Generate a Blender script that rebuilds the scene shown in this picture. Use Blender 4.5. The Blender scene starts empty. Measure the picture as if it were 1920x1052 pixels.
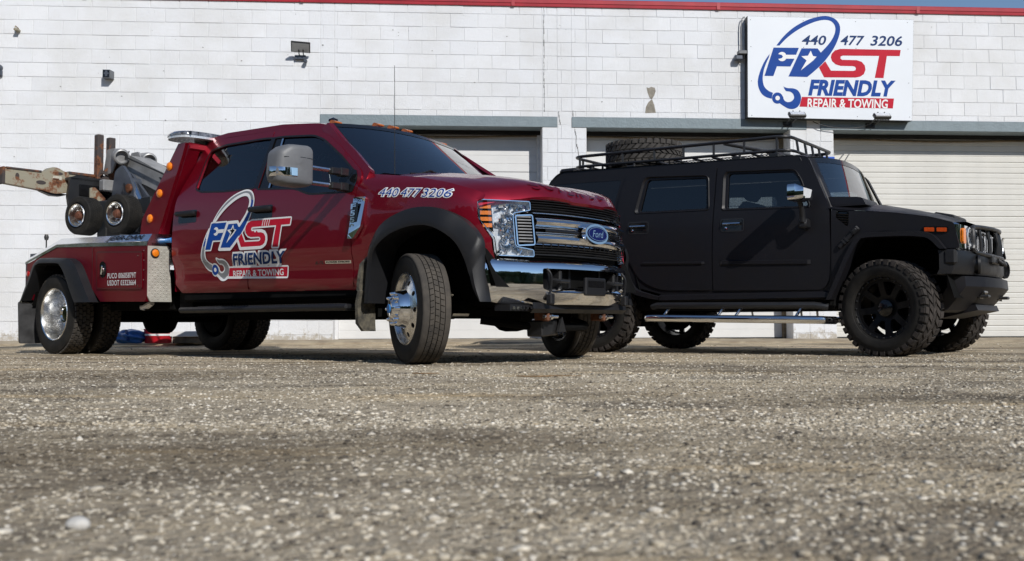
import bpy, bmesh, math, random
from mathutils import Vector, Matrix, Euler
from mathutils.geometry import delaunay_2d_cdt, tessellate_polygon
import numpy as np
R = math.radians
rng = random.Random(7)
SC = bpy.context.scene
COL = SC.collection

# ------------------------------------------------------------------ camera, sky, sun, exposure
cd = bpy.data.cameras.new('camera'); cam = bpy.data.objects.new('camera', cd); COL.objects.link(cam)
cam.location = (0, 0, 0.286)
cam.matrix_world = Matrix.Translation((0, 0, 0.286)) @ Matrix.Rotation(R(90) + 0.0493, 4, 'X') @ Matrix.Rotation(-0.003, 4, 'Z')
cd.sensor_width = 36.0; cd.lens = 1901.0 * 36 / 1920; cd.shift_y = -0.0057
cd.clip_start = 0.05; cd.clip_end = 2000
cd.dof.use_dof = True; cd.dof.focus_distance = 9.5; cd.dof.aperture_fstop = 5.6
SC.camera = cam

WALL_YAW = 0.069                       # the wall recedes a little to the right
_wy = WALL_YAW
# towards the sun, in the wall's frame: right 0.45, out of the wall 1, up 0.78
_sl = Vector((0.45, -1.0, 0.78))
SUN = (Matrix.Rotation(_wy, 3, 'Z') @ _sl).normalized()
world = bpy.data.worlds.new('World'); SC.world = world; world.use_nodes = True
wn = world.node_tree.nodes; wl = world.node_tree.links
sky = wn.new('ShaderNodeTexSky'); sky.sky_type = 'NISHITA'; sky.sun_disc = False
sky.sun_elevation = math.asin(SUN.z); sky.sun_rotation = math.atan2(SUN.x, SUN.y)
sky.air_density = 1.0; sky.dust_density = 0.03; sky.ozone_density = 3.0
bg = wn['Background']; bg.inputs['Strength'].default_value = 0.096
wl.new(sky.outputs['Color'], bg.inputs['Color'])
sd = bpy.data.lights.new('sun', 'SUN'); sd.energy = 3.95; sd.angle = R(0.53); sd.color = (1.0, 0.965, 0.91)
so = bpy.data.objects.new('sun', sd); COL.objects.link(so)
so.rotation_euler = SUN.to_track_quat('Z', 'Y').to_euler(); so.location = (4, -6, 12)
SC.view_settings.view_transform = 'Standard'; SC.view_settings.look = 'None'
SC.view_settings.exposure = 0.0; SC.view_settings.gamma = 1.0; SC.view_settings.use_curve_mapping = False

# ------------------------------------------------------------------ materials
def mat(name, col, rough=0.5, metal=0.0, coat=0.0, coat_r=0.03, var=0.0, vscale=8.0, bump=0.0, bscale=60.0,
        col2=None, spec=0.5, rvar=0.0, detail=6.0, emit=None):
    m = bpy.data.materials.new(name); m.use_nodes = True
    nt = m.node_tree; n = nt.nodes; l = nt.links; b = n['Principled BSDF']
    b.inputs['Base Color'].default_value = (*col, 1); b.inputs['Roughness'].default_value = rough
    b.inputs['Metallic'].default_value = metal; b.inputs['Coat Weight'].default_value = coat
    b.inputs['Coat Roughness'].default_value = coat_r; b.inputs['Specular IOR Level'].default_value = spec
    tc = n.new('ShaderNodeTexCoord')
    if var > 0 or col2 or rvar > 0:
        t = n.new('ShaderNodeTexNoise'); t.inputs['Scale'].default_value = vscale; t.inputs['Detail'].default_value = detail
        t.inputs['Roughness'].default_value = 0.62
        l.new(tc.outputs['Object'], t.inputs['Vector'])
        if var > 0 or col2:
            c2 = col2 or tuple(c * (1 - var) for c in col)
            r = n.new('ShaderNodeValToRGB'); r.color_ramp.elements[0].position = 0.38; r.color_ramp.elements[1].position = 0.64
            r.color_ramp.elements[0].color = (*c2, 1); r.color_ramp.elements[1].color = (*col, 1)
            l.new(t.outputs['Fac'], r.inputs['Fac']); l.new(r.outputs['Color'], b.inputs['Base Color'])
        if rvar > 0:
            mr = n.new('ShaderNodeMapRange'); mr.inputs['To Min'].default_value = max(0, rough - rvar); mr.inputs['To Max'].default_value = min(1, rough + rvar)
            mr.inputs['From Min'].default_value = 0.3; mr.inputs['From Max'].default_value = 0.7
            l.new(t.outputs['Fac'], mr.inputs['Value']); l.new(mr.outputs['Result'], b.inputs['Roughness'])
    if bump > 0:
        t2 = n.new('ShaderNodeTexNoise'); t2.inputs['Scale'].default_value = bscale; t2.inputs['Detail'].default_value = 5
        l.new(tc.outputs['Object'], t2.inputs['Vector'])
        bp = n.new('ShaderNodeBump'); bp.inputs['Strength'].default_value = 1.0; bp.inputs['Distance'].default_value = bump
        l.new(t2.outputs['Fac'], bp.inputs['Height']); l.new(bp.outputs['Normal'], b.inputs['Normal'])
    return m

def glass(name, tint, rough=0.02, refl=0.5):
    """thin window glass: tinted straight-through light plus a clear reflection"""
    m = bpy.data.materials.new(name); m.use_nodes = True
    nt = m.node_tree; n = nt.nodes; l = nt.links
    for x in list(n): n.remove(x)
    o = n.new('ShaderNodeOutputMaterial'); tr = n.new('ShaderNodeBsdfTransparent'); gl = n.new('ShaderNodeBsdfGlossy')
    tr.inputs['Color'].default_value = (*tint, 1); gl.inputs['Roughness'].default_value = rough
    fr = n.new('ShaderNodeFresnel'); fr.inputs['IOR'].default_value = 1.52
    mu = n.new('ShaderNodeMath'); mu.operation = 'MULTIPLY_ADD'; mu.inputs[1].default_value = 1.8; mu.inputs[2].default_value = 0.02 * refl
    l.new(fr.outputs['Fac'], mu.inputs[0])
    mx = n.new('ShaderNodeMixShader'); l.new(mu.outputs[0], mx.inputs['Fac'])
    l.new(tr.outputs[0], mx.inputs[1]); l.new(gl.outputs[0], mx.inputs[2]); l.new(mx.outputs[0], o.inputs['Surface'])
    return m

M = {}
M['paint'] = mat('ruby_red_paint', (0.215, 0.0022, 0.015), 0.40, 0.62, 0.8, 0.02, rvar=0.03, vscale=3, spec=.3)
M['matte'] = mat('matte_black_wrap', (0.0085, 0.0085, 0.0115), 0.42, 0.0, 0.0, rvar=0.10, vscale=4, bump=0.0009, bscale=2.2, spec=0.27, col2=(0.0115, 0.011, 0.0125))
M['chrome'] = mat('chrome', (0.82, 0.83, 0.85), 0.04, 1.0, rvar=0.03, vscale=9)
M['alloy'] = mat('polished_alloy', (0.80, 0.80, 0.79), 0.25, 1.0, rvar=0.08, vscale=14)
M['steel'] = mat('brushed_steel_rail', (0.86, 0.87, 0.88), 0.20, 1.0, rvar=0.06, vscale=5, var=0.06)
M['plate'] = mat('aluminium_treadplate', (0.58, 0.56, 0.50), 0.36, 0.35, rvar=0.1, vscale=12, var=0.12)
M['rubber'] = mat('tyre_rubber', (0.012, 0.0115, 0.011), 0.70, bump=0.0012, bscale=90, col2=(0.026, 0.024, 0.021), vscale=6, spec=0.2)  # sidewall rubber darkened: the shade on the wheel faces is in its colour
M['dusty'] = mat('dusty_tyre_tread', (0.085, 0.075, 0.064), 0.9, bump=0.0014, bscale=80, col2=(0.055, 0.050, 0.045), vscale=9, spec=0.2)  # tread tone holds dust and the sunlight it catches
M['plastic'] = mat('black_textured_plastic', (0.012, 0.0122, 0.014), 0.46, bump=0.0005, bscale=240, rvar=0.08, vscale=6, spec=.35)
M['greyplastic'] = mat('grey_grained_plastic', (0.150, 0.155, 0.165), 0.5, bump=0.0006, bscale=260, var=0.2, vscale=5)
M['gloss'] = mat('gloss_black', (0.008, 0.008, 0.009), 0.12, rvar=0.04)
M['dark'] = mat('dark_underbody', (0.006, 0.006, 0.006), 0.9, var=0.4, vscale=6, spec=.1)
M['steelblk'] = mat('black_painted_steel', (0.016, 0.016, 0.017), 0.42, bump=0.0005, bscale=80, rvar=0.1)
M['amber'] = mat('amber_lens', (0.90, 0.24, 0.012), 0.3, coat=.3, var=0.25, vscale=60)
M['amberd'] = mat('dark_amber_lens', (0.50, 0.13, 0.012), 0.25, coat=.5, var=.3, vscale=60)
M['redlens'] = mat('red_lens', (0.5, 0.01, 0.008), 0.12, coat=1.0, var=0.25, vscale=60)
M['lensbg'] = mat('headlight_reflector', (0.72, 0.74, 0.76), 0.24, 0.45, rvar=0.1, vscale=40)
M['lens'] = glass('clear_lens', (0.93, 0.94, 0.95), refl=1.0)
M['tint'] = glass('tinted_side_glass', (0.42, 0.47, 0.49))
M['tint2'] = glass('dark_tinted_glass', (0.30, 0.34, 0.36))
M['wind'] = glass('windscreen_glass', (0.50, 0.58, 0.60), refl=3)
M['seat'] = mat('dark_seat_cloth', (0.03, 0.03, 0.033), 0.9, var=0.3, vscale=20)
M['white'] = mat('white_vinyl', (0.80, 0.80, 0.80), 0.35, var=0.05)
M['blue'] = mat('blue_vinyl', (0.006, 0.058, 0.30), 0.5, var=0.08, spec=.15)
M['navy'] = mat('navy_vinyl', (0.007, 0.036, 0.14), 0.5, var=0.08, spec=.15)
M['red'] = mat('red_vinyl', (0.50, 0.010, 0.032), 0.5, var=0.08, spec=.15)
M['greyv'] = mat('grey_vinyl', (0.22, 0.23, 0.24), 0.32, var=0.1)
M['wrecker'] = mat('grey_wrecker_paint', (0.34, 0.34, 0.34), 0.42, 0.2, var=0.35, vscale=5, bump=0.0006, bscale=50)
M['wreckerd'] = mat('dark_grey_wrecker_paint', (0.085, 0.098, 0.125), 0.4, 0.2, var=0.3, vscale=5)
M['cable'] = mat('steel_cable', (0.05, 0.05, 0.05), 0.5, 0.6)
M['brass'] = mat('rusty_hook', (0.17, 0.062, 0.026), 0.7, var=0.5, vscale=30, bump=0.001)
M['bluehose'] = mat('blue_air_fitting', (0.04, 0.24, 0.62), 0.35)

def rust_mat(name, base, amount):
    m = mat(name, base, 0.6, 0.15, bump=0.001, bscale=70)
    nt = m.node_tree; n = nt.nodes; l = nt.links; b = n['Principled BSDF']
    tc = n.new('ShaderNodeTexCoord'); t = n.new('ShaderNodeTexNoise'); t.inputs['Scale'].default_value = 5.5; t.inputs['Detail'].default_value = 9
    t.inputs['Roughness'].default_value = 0.7
    l.new(tc.outputs['Object'], t.inputs['Vector'])
    r = n.new('ShaderNodeValToRGB'); e = r.color_ramp.elements
    e[0].position = amount - 0.10; e[0].color = (0.060, 0.022, 0.012, 1); e[1].position = amount + 0.05; e[1].color = (*base, 1)
    x = e.new(amount - 0.02); x.color = (0.20, 0.075, 0.03, 1)
    l.new(t.outputs['Fac'], r.inputs['Fac']); l.new(r.outputs['Color'], b.inputs['Base Color'])
    return m
M['rustbar'] = rust_mat('weathered_grey_bar_with_rust', (0.32, 0.29, 0.215), 0.455)
M['rusty'] = rust_mat('rusty_steel', (0.060, 0.048, 0.045), 0.47)

# ------------------------------------------------------------------ mesh helpers
class MB:
    def __init__(s): s.v = []; s.f = []
    def add(s, vs, fs):
        o = len(s.v); s.v += [tuple(p) for p in vs]; s.f += [tuple(i + o for i in q) for q in fs]; return s
    def box(s, x0, x1, y0, y1, z0, z1, T=None, ch=0.0):
        """box, optionally with chamfered edges and a transform"""
        cx, cy, cz = (x0 + x1) / 2, (y0 + y1) / 2, (z0 + z1) / 2; hx, hy, hz = abs(x1 - x0) / 2, abs(y1 - y0) / 2, abs(z1 - z0) / 2
        if ch <= 0:
            vs = [(cx + a * hx, cy + b * hy, cz + c * hz) for a in (-1, 1) for b in (-1, 1) for c in (-1, 1)]
            fs = [(0, 1, 3, 2), (4, 6, 7, 5), (0, 4, 5, 1), (2, 3, 7, 6), (0, 2, 6, 4), (1, 5, 7, 3)]
        else:
            ch = min(ch, hx * .8, hy * .8, hz * .8)
            vs = []; idx = {}
            for a in (-1, 1):
                for b in (-1, 1):
                    for c in (-1, 1):
                        for k in range(3):
                            p = [cx + a * (hx - (ch if k != 0 else 0)), cy + b * (hy - (ch if k != 1 else 0)), cz + c * (hz - (ch if k != 2 else 0))]
                            idx[(a, b, c, k)] = len(vs); vs.append(p)
            g = lambda a, b, c, k: idx[(a, b, c, k)]
            fs = []
            for d in (-1, 1):
                fs.append((g(d, -1, -1, 0), g(d, 1, -1, 0), g(d, 1, 1, 0), g(d, -1, 1, 0)))
                fs.append((g(-1, d, -1, 1), g(1, d, -1, 1), g(1, d, 1, 1), g(-1, d, 1, 1)))
                fs.append((g(-1, -1, d, 2), g(1, -1, d, 2), g(1, 1, d, 2), g(-1, 1, d, 2)))
            for a in (-1, 1):
                for b in (-1, 1):
                    fs.append((g(a, b, -1, 0), g(a, b, 1, 0), g(a, b, 1, 1), g(a, b, -1, 1)))
                    fs.append((g(a, -1, b, 0), g(a, 1, b, 0), g(a, 1, b, 2), g(a, -1, b, 2)))
                    fs.append((g(-1, a, b, 1), g(1, a, b, 1), g(1, a, b, 2), g(-1, a, b, 2)))
                    for c in (-1, 1): fs.append((g(a, b, c, 0), g(a, b, c, 1), g(a, b, c, 2)))
        if T is not None: vs = [T @ Vector(p) for p in vs]
        return s.add(vs, fs)
    def prism(s, poly, P, w0, w1):
        """2-D polygon extruded from w0 to w1; P(u, v, w) -> point"""
        n = len(poly); tri = tessellate_polygon([[Vector((a, b, 0)) for a, b in poly]])
        vs = [P(a, b, w0) for a, b in poly] + [P(a, b, w1) for a, b in poly]
        fs = [tuple(t) for t in tri] + [tuple(i + n for i in t) for t in tri] + [(i, (i + 1) % n, n + (i + 1) % n, n + i) for i in range(n)]
        return s.add(vs, fs)
    def tube(s, pts, r, n=8, closed=False, caps=True):
        pts = [Vector(p) for p in pts]; m = len(pts); rs = r if isinstance(r, (list, tuple)) else [r] * m
        vs = []; up = None
        for i, p in enumerate(pts):
            a = pts[(i - 1) % m] if (closed or i > 0) else p; b = pts[(i + 1) % m] if (closed or i < m - 1) else p
            t = (b - a).normalized()
            if up is None: up = Vector((0, 0, 1)) if abs(t.z) < .9 else Vector((1, 0, 0))
            x = t.cross(up).normalized(); y = x.cross(t).normalized(); up = y
            vs += [p + (x * math.cos(k * 2 * math.pi / n) + y * math.sin(k * 2 * math.pi / n)) * rs[i] for k in range(n)]
        fs = []
        for i in range(m if closed else m - 1):
            j = (i + 1) % m
            fs += [(i * n + k, i * n + (k + 1) % n, j * n + (k + 1) % n, j * n + k) for k in range(n)]
        if caps and not closed: fs += [tuple(range(n)), tuple(range((m - 1) * n, m * n))]
        return s.add(vs, fs)
    def lathe(s, prof, n=32, T=None, closed=False, caps=False):
        """(axial, radius) profile turned round the local -Y axis (outwards = -Y)"""
        m = len(prof); vs = []
        for a, r in prof:
            for k in range(n):
                t = k * 2 * math.pi / n; vs.append(Vector((r * math.cos(t), -a, r * math.sin(t))))
        if T is not None: vs = [T @ p for p in vs]
        fs = []
        for i in range(m if closed else m - 1):
            j = (i + 1) % m
            fs += [(i * n + k, i * n + (k + 1) % n, j * n + (k + 1) % n, j * n + k) for k in range(n)]
        if caps: fs += [tuple(range(n)), tuple(range((m - 1) * n, m * n))]
        return s.add(vs, fs)
    def grid(s, rows, closed_u=False):
        m = len(rows); n = len(rows[0]); vs = [p for r in rows for p in r]
        fs = [(i * n + k, i * n + (k + 1) % n, (i + 1) * n + (k + 1) % n, (i + 1) * n + k) for i in range(m - 1) for k in range(n if closed_u else n - 1)]
        return s.add(vs, fs)
    def build(s, name, m, parent=None, smooth=35, stuff=False):
        me = bpy.data.meshes.new(name); me.from_pydata(s.v, [], s.f); me.validate(); me.update()
        bm = bmesh.new(); bm.from_mesh(me); bmesh.ops.recalc_face_normals(bm, faces=bm.faces); bm.to_mesh(me); bm.free()
        if smooth: me.shade_smooth(); me.set_sharp_from_angle(angle=R(smooth))
        if m is not None: me.materials.append(m)
        o = bpy.data.objects.new(name, me); COL.objects.link(o)
        if parent is not None: o.parent = parent
        if stuff: o['kind'] = 'stuff'
        return o

def thing(name, label, cat, loc=(0, 0, 0), rz=0.0, group=None, parent=None):
    o = bpy.data.objects.new(name, None); COL.objects.link(o); o.location = loc; o.rotation_euler = (0, 0, rz)
    o.empty_display_size = 0.2
    return tag(o, label, cat, group)
def tag(o, label, cat, group=None):
    o['label'] = label; o['category'] = cat
    if group: o['group'] = group
    return o
def copy_tree(o, parent=None):
    c = o.copy(); COL.objects.link(c)
    if parent is not None: c.parent = parent
    for ch in list(o.children): copy_tree(ch, c)
    return c

def crom(pts, n=6, closed=False):
    """Catmull-Rom curve through the points"""
    P = [np.array(p, float) for p in pts]; m = len(P); out = []
    for i in range(m if closed else m - 1):
        p0 = P[(i - 1) % m] if (closed or i > 0) else P[i]; p1 = P[i]; p2 = P[(i + 1) % m]
        p3 = P[(i + 2) % m] if (closed or i < m - 2) else p2
        for k in range(n):
            t = k / n
            out.append(tuple(0.5 * (2 * p1 + (p2 - p0) * t + (2 * p0 - 5 * p1 + 4 * p2 - p3) * t * t + (3 * p1 - p0 - 3 * p2 + p3) * t ** 3)))
    if not closed: out.append(tuple(P[-1]))
    return out
def rnd(poly, r, n=4):
    """polygon with rounded corners"""
    out = []; m = len(poly); rr = r if isinstance(r, (list, tuple)) else [r] * m
    for i in range(m):
        p = Vector(poly[i]); a = Vector(poly[i - 1]) - p; b = Vector(poly[(i + 1) % m]) - p
        d = min(rr[i], a.length * .48, b.length * .48)
        if d < 1e-5: out.append(tuple(p)); continue
        p0 = p + a.normalized() * d; p1 = p + b.normalized() * d
        for k in range(n + 1):
            t = k / n; q = p0 * (1 - t) ** 2 + p * 2 * t * (1 - t) + p1 * t * t; out.append((q.x, q.y))
    return out
def circ(cx, cy, r, n=20, r2=None):
    return [(cx + r * math.cos(2 * math.pi * k / n), cy + (r2 or r) * math.sin(2 * math.pi * k / n)) for k in range(n)]
def inside(p, poly):
    x, y = p; c = False; n = len(poly); j = n - 1
    for i in range(n):
        xi, yi = poly[i]; xj, yj = poly[j]
        if (yi > y) != (yj > y) and x < (xj - xi) * (y - yi) / (yj - yi) + xi: c = not c
        j = i
    return c
def dens(poly, step):
    out = []; n = len(poly)
    for i in range(n):
        a = poly[i]; b = poly[(i + 1) % n]; L = math.dist(a, b); k = max(1, int(L / step))
        out += [(a[0] + (b[0] - a[0]) * t / k, a[1] + (b[1] - a[1]) * t / k) for t in range(k)]
    return out
def tri2d(outline, holes=(), step=None):
    """triangulated region: (points, triangles, boundary loops)"""
    loops = [outline] + list(holes)
    if step: loops = [dens(l, step) for l in loops]
    pts = []; edges = []; lo = []
    for l in loops:
        o = len(pts); pts += l; idx = list(range(o, o + len(l))); lo.append(idx)
        edges += [(idx[i], idx[(i + 1) % len(idx)]) for i in range(len(idx))]
    nb = len(pts)
    if step:
        xs = [p[0] for p in outline]; ys = [p[1] for p in outline]
        nx = int((max(xs) - min(xs)) / step); ny = int((max(ys) - min(ys)) / step)
        bnd = np.array(pts)
        for i in range(1, nx + 1):
            for j in range(1, ny + 1):
                q = (min(xs) + i * step - step * .5, min(ys) + j * step - step * .5)
                if inside(q, loops[0]) and not any(inside(q, h) for h in loops[1:]) and np.min(np.hypot(bnd[:, 0] - q[0], bnd[:, 1] - q[1])) > step * .35: pts.append(q)
    res = delaunay_2d_cdt([Vector(p) for p in pts], edges, [], 0, 1e-6)
    V = [(p.x, p.y) for p in res[0]]; F = []
    for t in res[2]:
        c = (sum(V[i][0] for i in t) / len(t), sum(V[i][1] for i in t) / len(t))
        if inside(c, loops[0]) and not any(inside(c, h) for h in loops[1:]): F.append(tuple(t))
    return V, F, loops
def panel(mb, outline, F, holes=(), step=0.07, depth=0.02, inward=None, lip=0.0):
    """sheet following the surface F(u, v), with turned-in edges of the given depth along -normal"""
    V, T, loops = tri2d(outline, holes, step)
    mb.add([F(*p) for p in V], T)
    def nrm(u, v):
        e = 1e-3; p = Vector(F(u, v)); a = Vector(F(u + e, v)) - p; b = Vector(F(u, v + e)) - p
        n = a.cross(b)
        if n.length < 1e-12: n = Vector((0, -1, 0))
        n.normalize()
        return n
    if depth:
        for l in loops:
            vs = []; n = len(l)
            for p in l:
                q = Vector(F(*p)); k = nrm(*p)
                if inward is not None and k.dot(Vector(inward)) < 0: k = -k
                elif inward is None: k = -k
                vs += [q, q + k * depth]
            mb.add(vs, [(2 * i, 2 * ((i + 1) % n), 2 * ((i + 1) % n) + 1, 2 * i + 1) for i in range(n)])
    return mb
def flat(mb, outline, F, holes=(), step=None):
    V, T, _ = tri2d(outline, holes, step); return mb.add([F(*p) for p in V], T)
def stroke(mb, poly, w, F, closed=True, n=6):
    """a band of width w along a line, laid on the surface F(u, v, k)"""
    m = len(poly); k = 0
    for i in range(m if closed else m - 1):
        a = Vector(poly[i]); b = Vector(poly[(i + 1) % m]); d = b - a
        if d.length < 1e-6: continue
        t = Vector((-d.y, d.x)).normalized() * w / 2; k += 1
        mb.add([F(*q, k) for q in (a - t, b - t, b + t, a + t)], [(0, 1, 2, 3)])
        k += 1; c = circ(a.x, a.y, w / 2, 8); mb.add([F(*q, k) for q in c], [tuple(range(8))])
    return mb

_tc = {}
def cut2d(P, F, step):
    """the same 2-D mesh cut along a grid, so that it can follow a curved panel"""
    bm = bmesh.new(); vs = [bm.verts.new((p[0], p[1], 0)) for p in P]
    for f in F:
        try: bm.faces.new([vs[i] for i in f])
        except ValueError: pass
    for ax in (0, 1):
        a = min(p[ax] for p in P); b = max(p[ax] for p in P); n = int((b - a) / step)
        for k in range(1, n + 1):
            no = (1, 0, 0) if ax == 0 else (0, 1, 0); co = (a + k * step, 0, 0) if ax == 0 else (0, a + k * step, 0)
            bmesh.ops.bisect_plane(bm, geom=bm.verts[:] + bm.edges[:] + bm.faces[:], plane_co=co, plane_no=no)
    bm.verts.index_update(); P2 = [(v.co.x, v.co.y) for v in bm.verts]; F2 = [tuple(v.index for v in f.verts) for f in bm.faces]; bm.free()
    return P2, F2
def text2d(s, x0, z0, w, h, shear=0.0, bold=0.0, space=1.0, fit=True):
    """lettering as 2-D triangles scaled to fill the box x0, z0, w, h"""
    cu = bpy.data.curves.new('t', 'FONT'); cu.body = s; cu.shear = shear; cu.offset = bold; cu.space_character = space; cu.resolution_u = 3
    ob = bpy.data.objects.new('t', cu); COL.objects.link(ob)
    dg = bpy.context.evaluated_depsgraph_get(); me = bpy.data.meshes.new_from_object(ob.evaluated_get(dg))
    P = [(v.co.x, v.co.y) for v in me.vertices]; F = [tuple(p.vertices) for p in me.polygons]
    bpy.data.objects.remove(ob); bpy.data.curves.remove(cu); bpy.data.meshes.remove(me)
    b = bold if bold > 0 else 0
    xa = min(p[0] for p in P) + b; xb = max(p[0] for p in P) - b; ya = min(p[1] for p in P) + b; yb = max(p[1] for p in P) - b
    sx = w / (xb - xa); sy = h / (yb - ya)
    return [(x0 + (p[0] - xa) * sx, z0 + (p[1] - ya) * sy) for p in P], F
def lettering(mb, s, x0, z0, w, h, F, **k):
    P, T = text2d(s, x0, z0, w, h, **k); return mb.add([F(*p) for p in P], T)
# ------------------------------------------------------------------ ground
def gh(x, y):
    """gentle relief of the yard; it rises a few centimetres to the wall"""
    h = 0.006 * np.sin(x * 1.7 + y * .9) * np.sin(y * 1.1 - x * .4) + 0.004 * np.sin(x * 5.1 + 1.3 * np.sin(y * 3.7)) * np.sin(y * 4.3 + x)
    near = np.clip((6.5 - y) / 3.0, 0, 1); h = h * (0.35 + 0.65 * near)
    d = (14.633 + x * math.tan(WALL_YAW)) - y
    h = h + 0.055 * np.clip((1.5 - d) / 1.5, 0, 1) ** 1.5
    st = np.clip((x - .5) / .8, 0, 1) * np.clip((9 - x) / 2, 0, 1); h = h - 0.022 * st * np.exp(-((y - 5.95 - .03 * np.sin(x * 3.1)) / .14) ** 2) + .010 * st * np.exp(-((y - 5.68) / .09) ** 2)
    pot = np.exp(-(((x - 2.05) / .40) ** 2 + ((y - 5.95) / .12) ** 2)); h = h - 0.022 * pot
    return h
def axis(a, b, st, far):
    out = list(np.arange(a, b + 1e-6, st)); g = st
    lo = [a]; hi = [out[-1]]
    while hi[-1] < far: g *= 1.6; hi.append(hi[-1] + g); lo.append(lo[-1] - g)
    return lo[:0:-1] + out + hi[1:]
gx = axis(-8.5, 10.0, 0.07, 260); gy = axis(0.5, 15.0, 0.07, 260)
X, Y = np.meshgrid(gx, gy); Z = gh(X, Y); Z = np.where((np.abs(X) > 14) | (Y > 16) | (Y < -2), 0, Z)
mb = MB(); mb.v = [tuple(p) for p in np.stack([X.ravel(), Y.ravel(), Z.ravel()], 1)]
nx = len(gx); mb.f = [(j * nx + i, j * nx + i + 1, (j + 1) * nx + i + 1, (j + 1) * nx + i) for j in range(len(gy) - 1) for i in range(nx - 1)]

def yard_patches(nt):
    """worn lanes, damp stains and dusty drifts: a colour factor by place"""
    n = nt.nodes; l = nt.links; g = n.new('ShaderNodeNewGeometry'); out = None
    for sc, v, (p0, c0), (p1, c1) in (((.30, 1.15, 1), 1.0, (.38, (.52, .50, .48)), (.52, (1.10, 1.10, 1.10))), ((.5, .9, 1), 2.3, (.30, (.68, .66, .64)), (.45, (1.05, 1.05, 1.05))), ((.25, 1.4, 1), 1.7, (.55, (1, 1, 1)), (.68, (1.22, 1.12, .95)))):
        mp = n.new('ShaderNodeMapping'); mp.inputs['Scale'].default_value = sc; mp.inputs['Location'].default_value = (v * 3.1, v, 0); mp.inputs['Rotation'].default_value = (0, 0, .12); l.new(g.outputs['Position'], mp.inputs['Vector'])
        t = n.new('ShaderNodeTexNoise'); t.inputs['Scale'].default_value = v; t.inputs['Detail'].default_value = 9; t.inputs['Roughness'].default_value = .68; l.new(mp.outputs[0], t.inputs['Vector'])
        r = n.new('ShaderNodeValToRGB'); e = r.color_ramp.elements; e[0].position = p0; e[0].color = (*c0, 1); e[1].position = p1; e[1].color = (*c1, 1); l.new(t.outputs['Fac'], r.inputs['Fac'])
        if out is None: out = r.outputs['Color']
        else:
            x = n.new('ShaderNodeMix'); x.data_type = 'RGBA'; x.blend_type = 'MULTIPLY'; x.inputs[0].default_value = 1; l.new(out, x.inputs[6]); l.new(r.outputs['Color'], x.inputs[7]); out = x.outputs[2]
    return out
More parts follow.
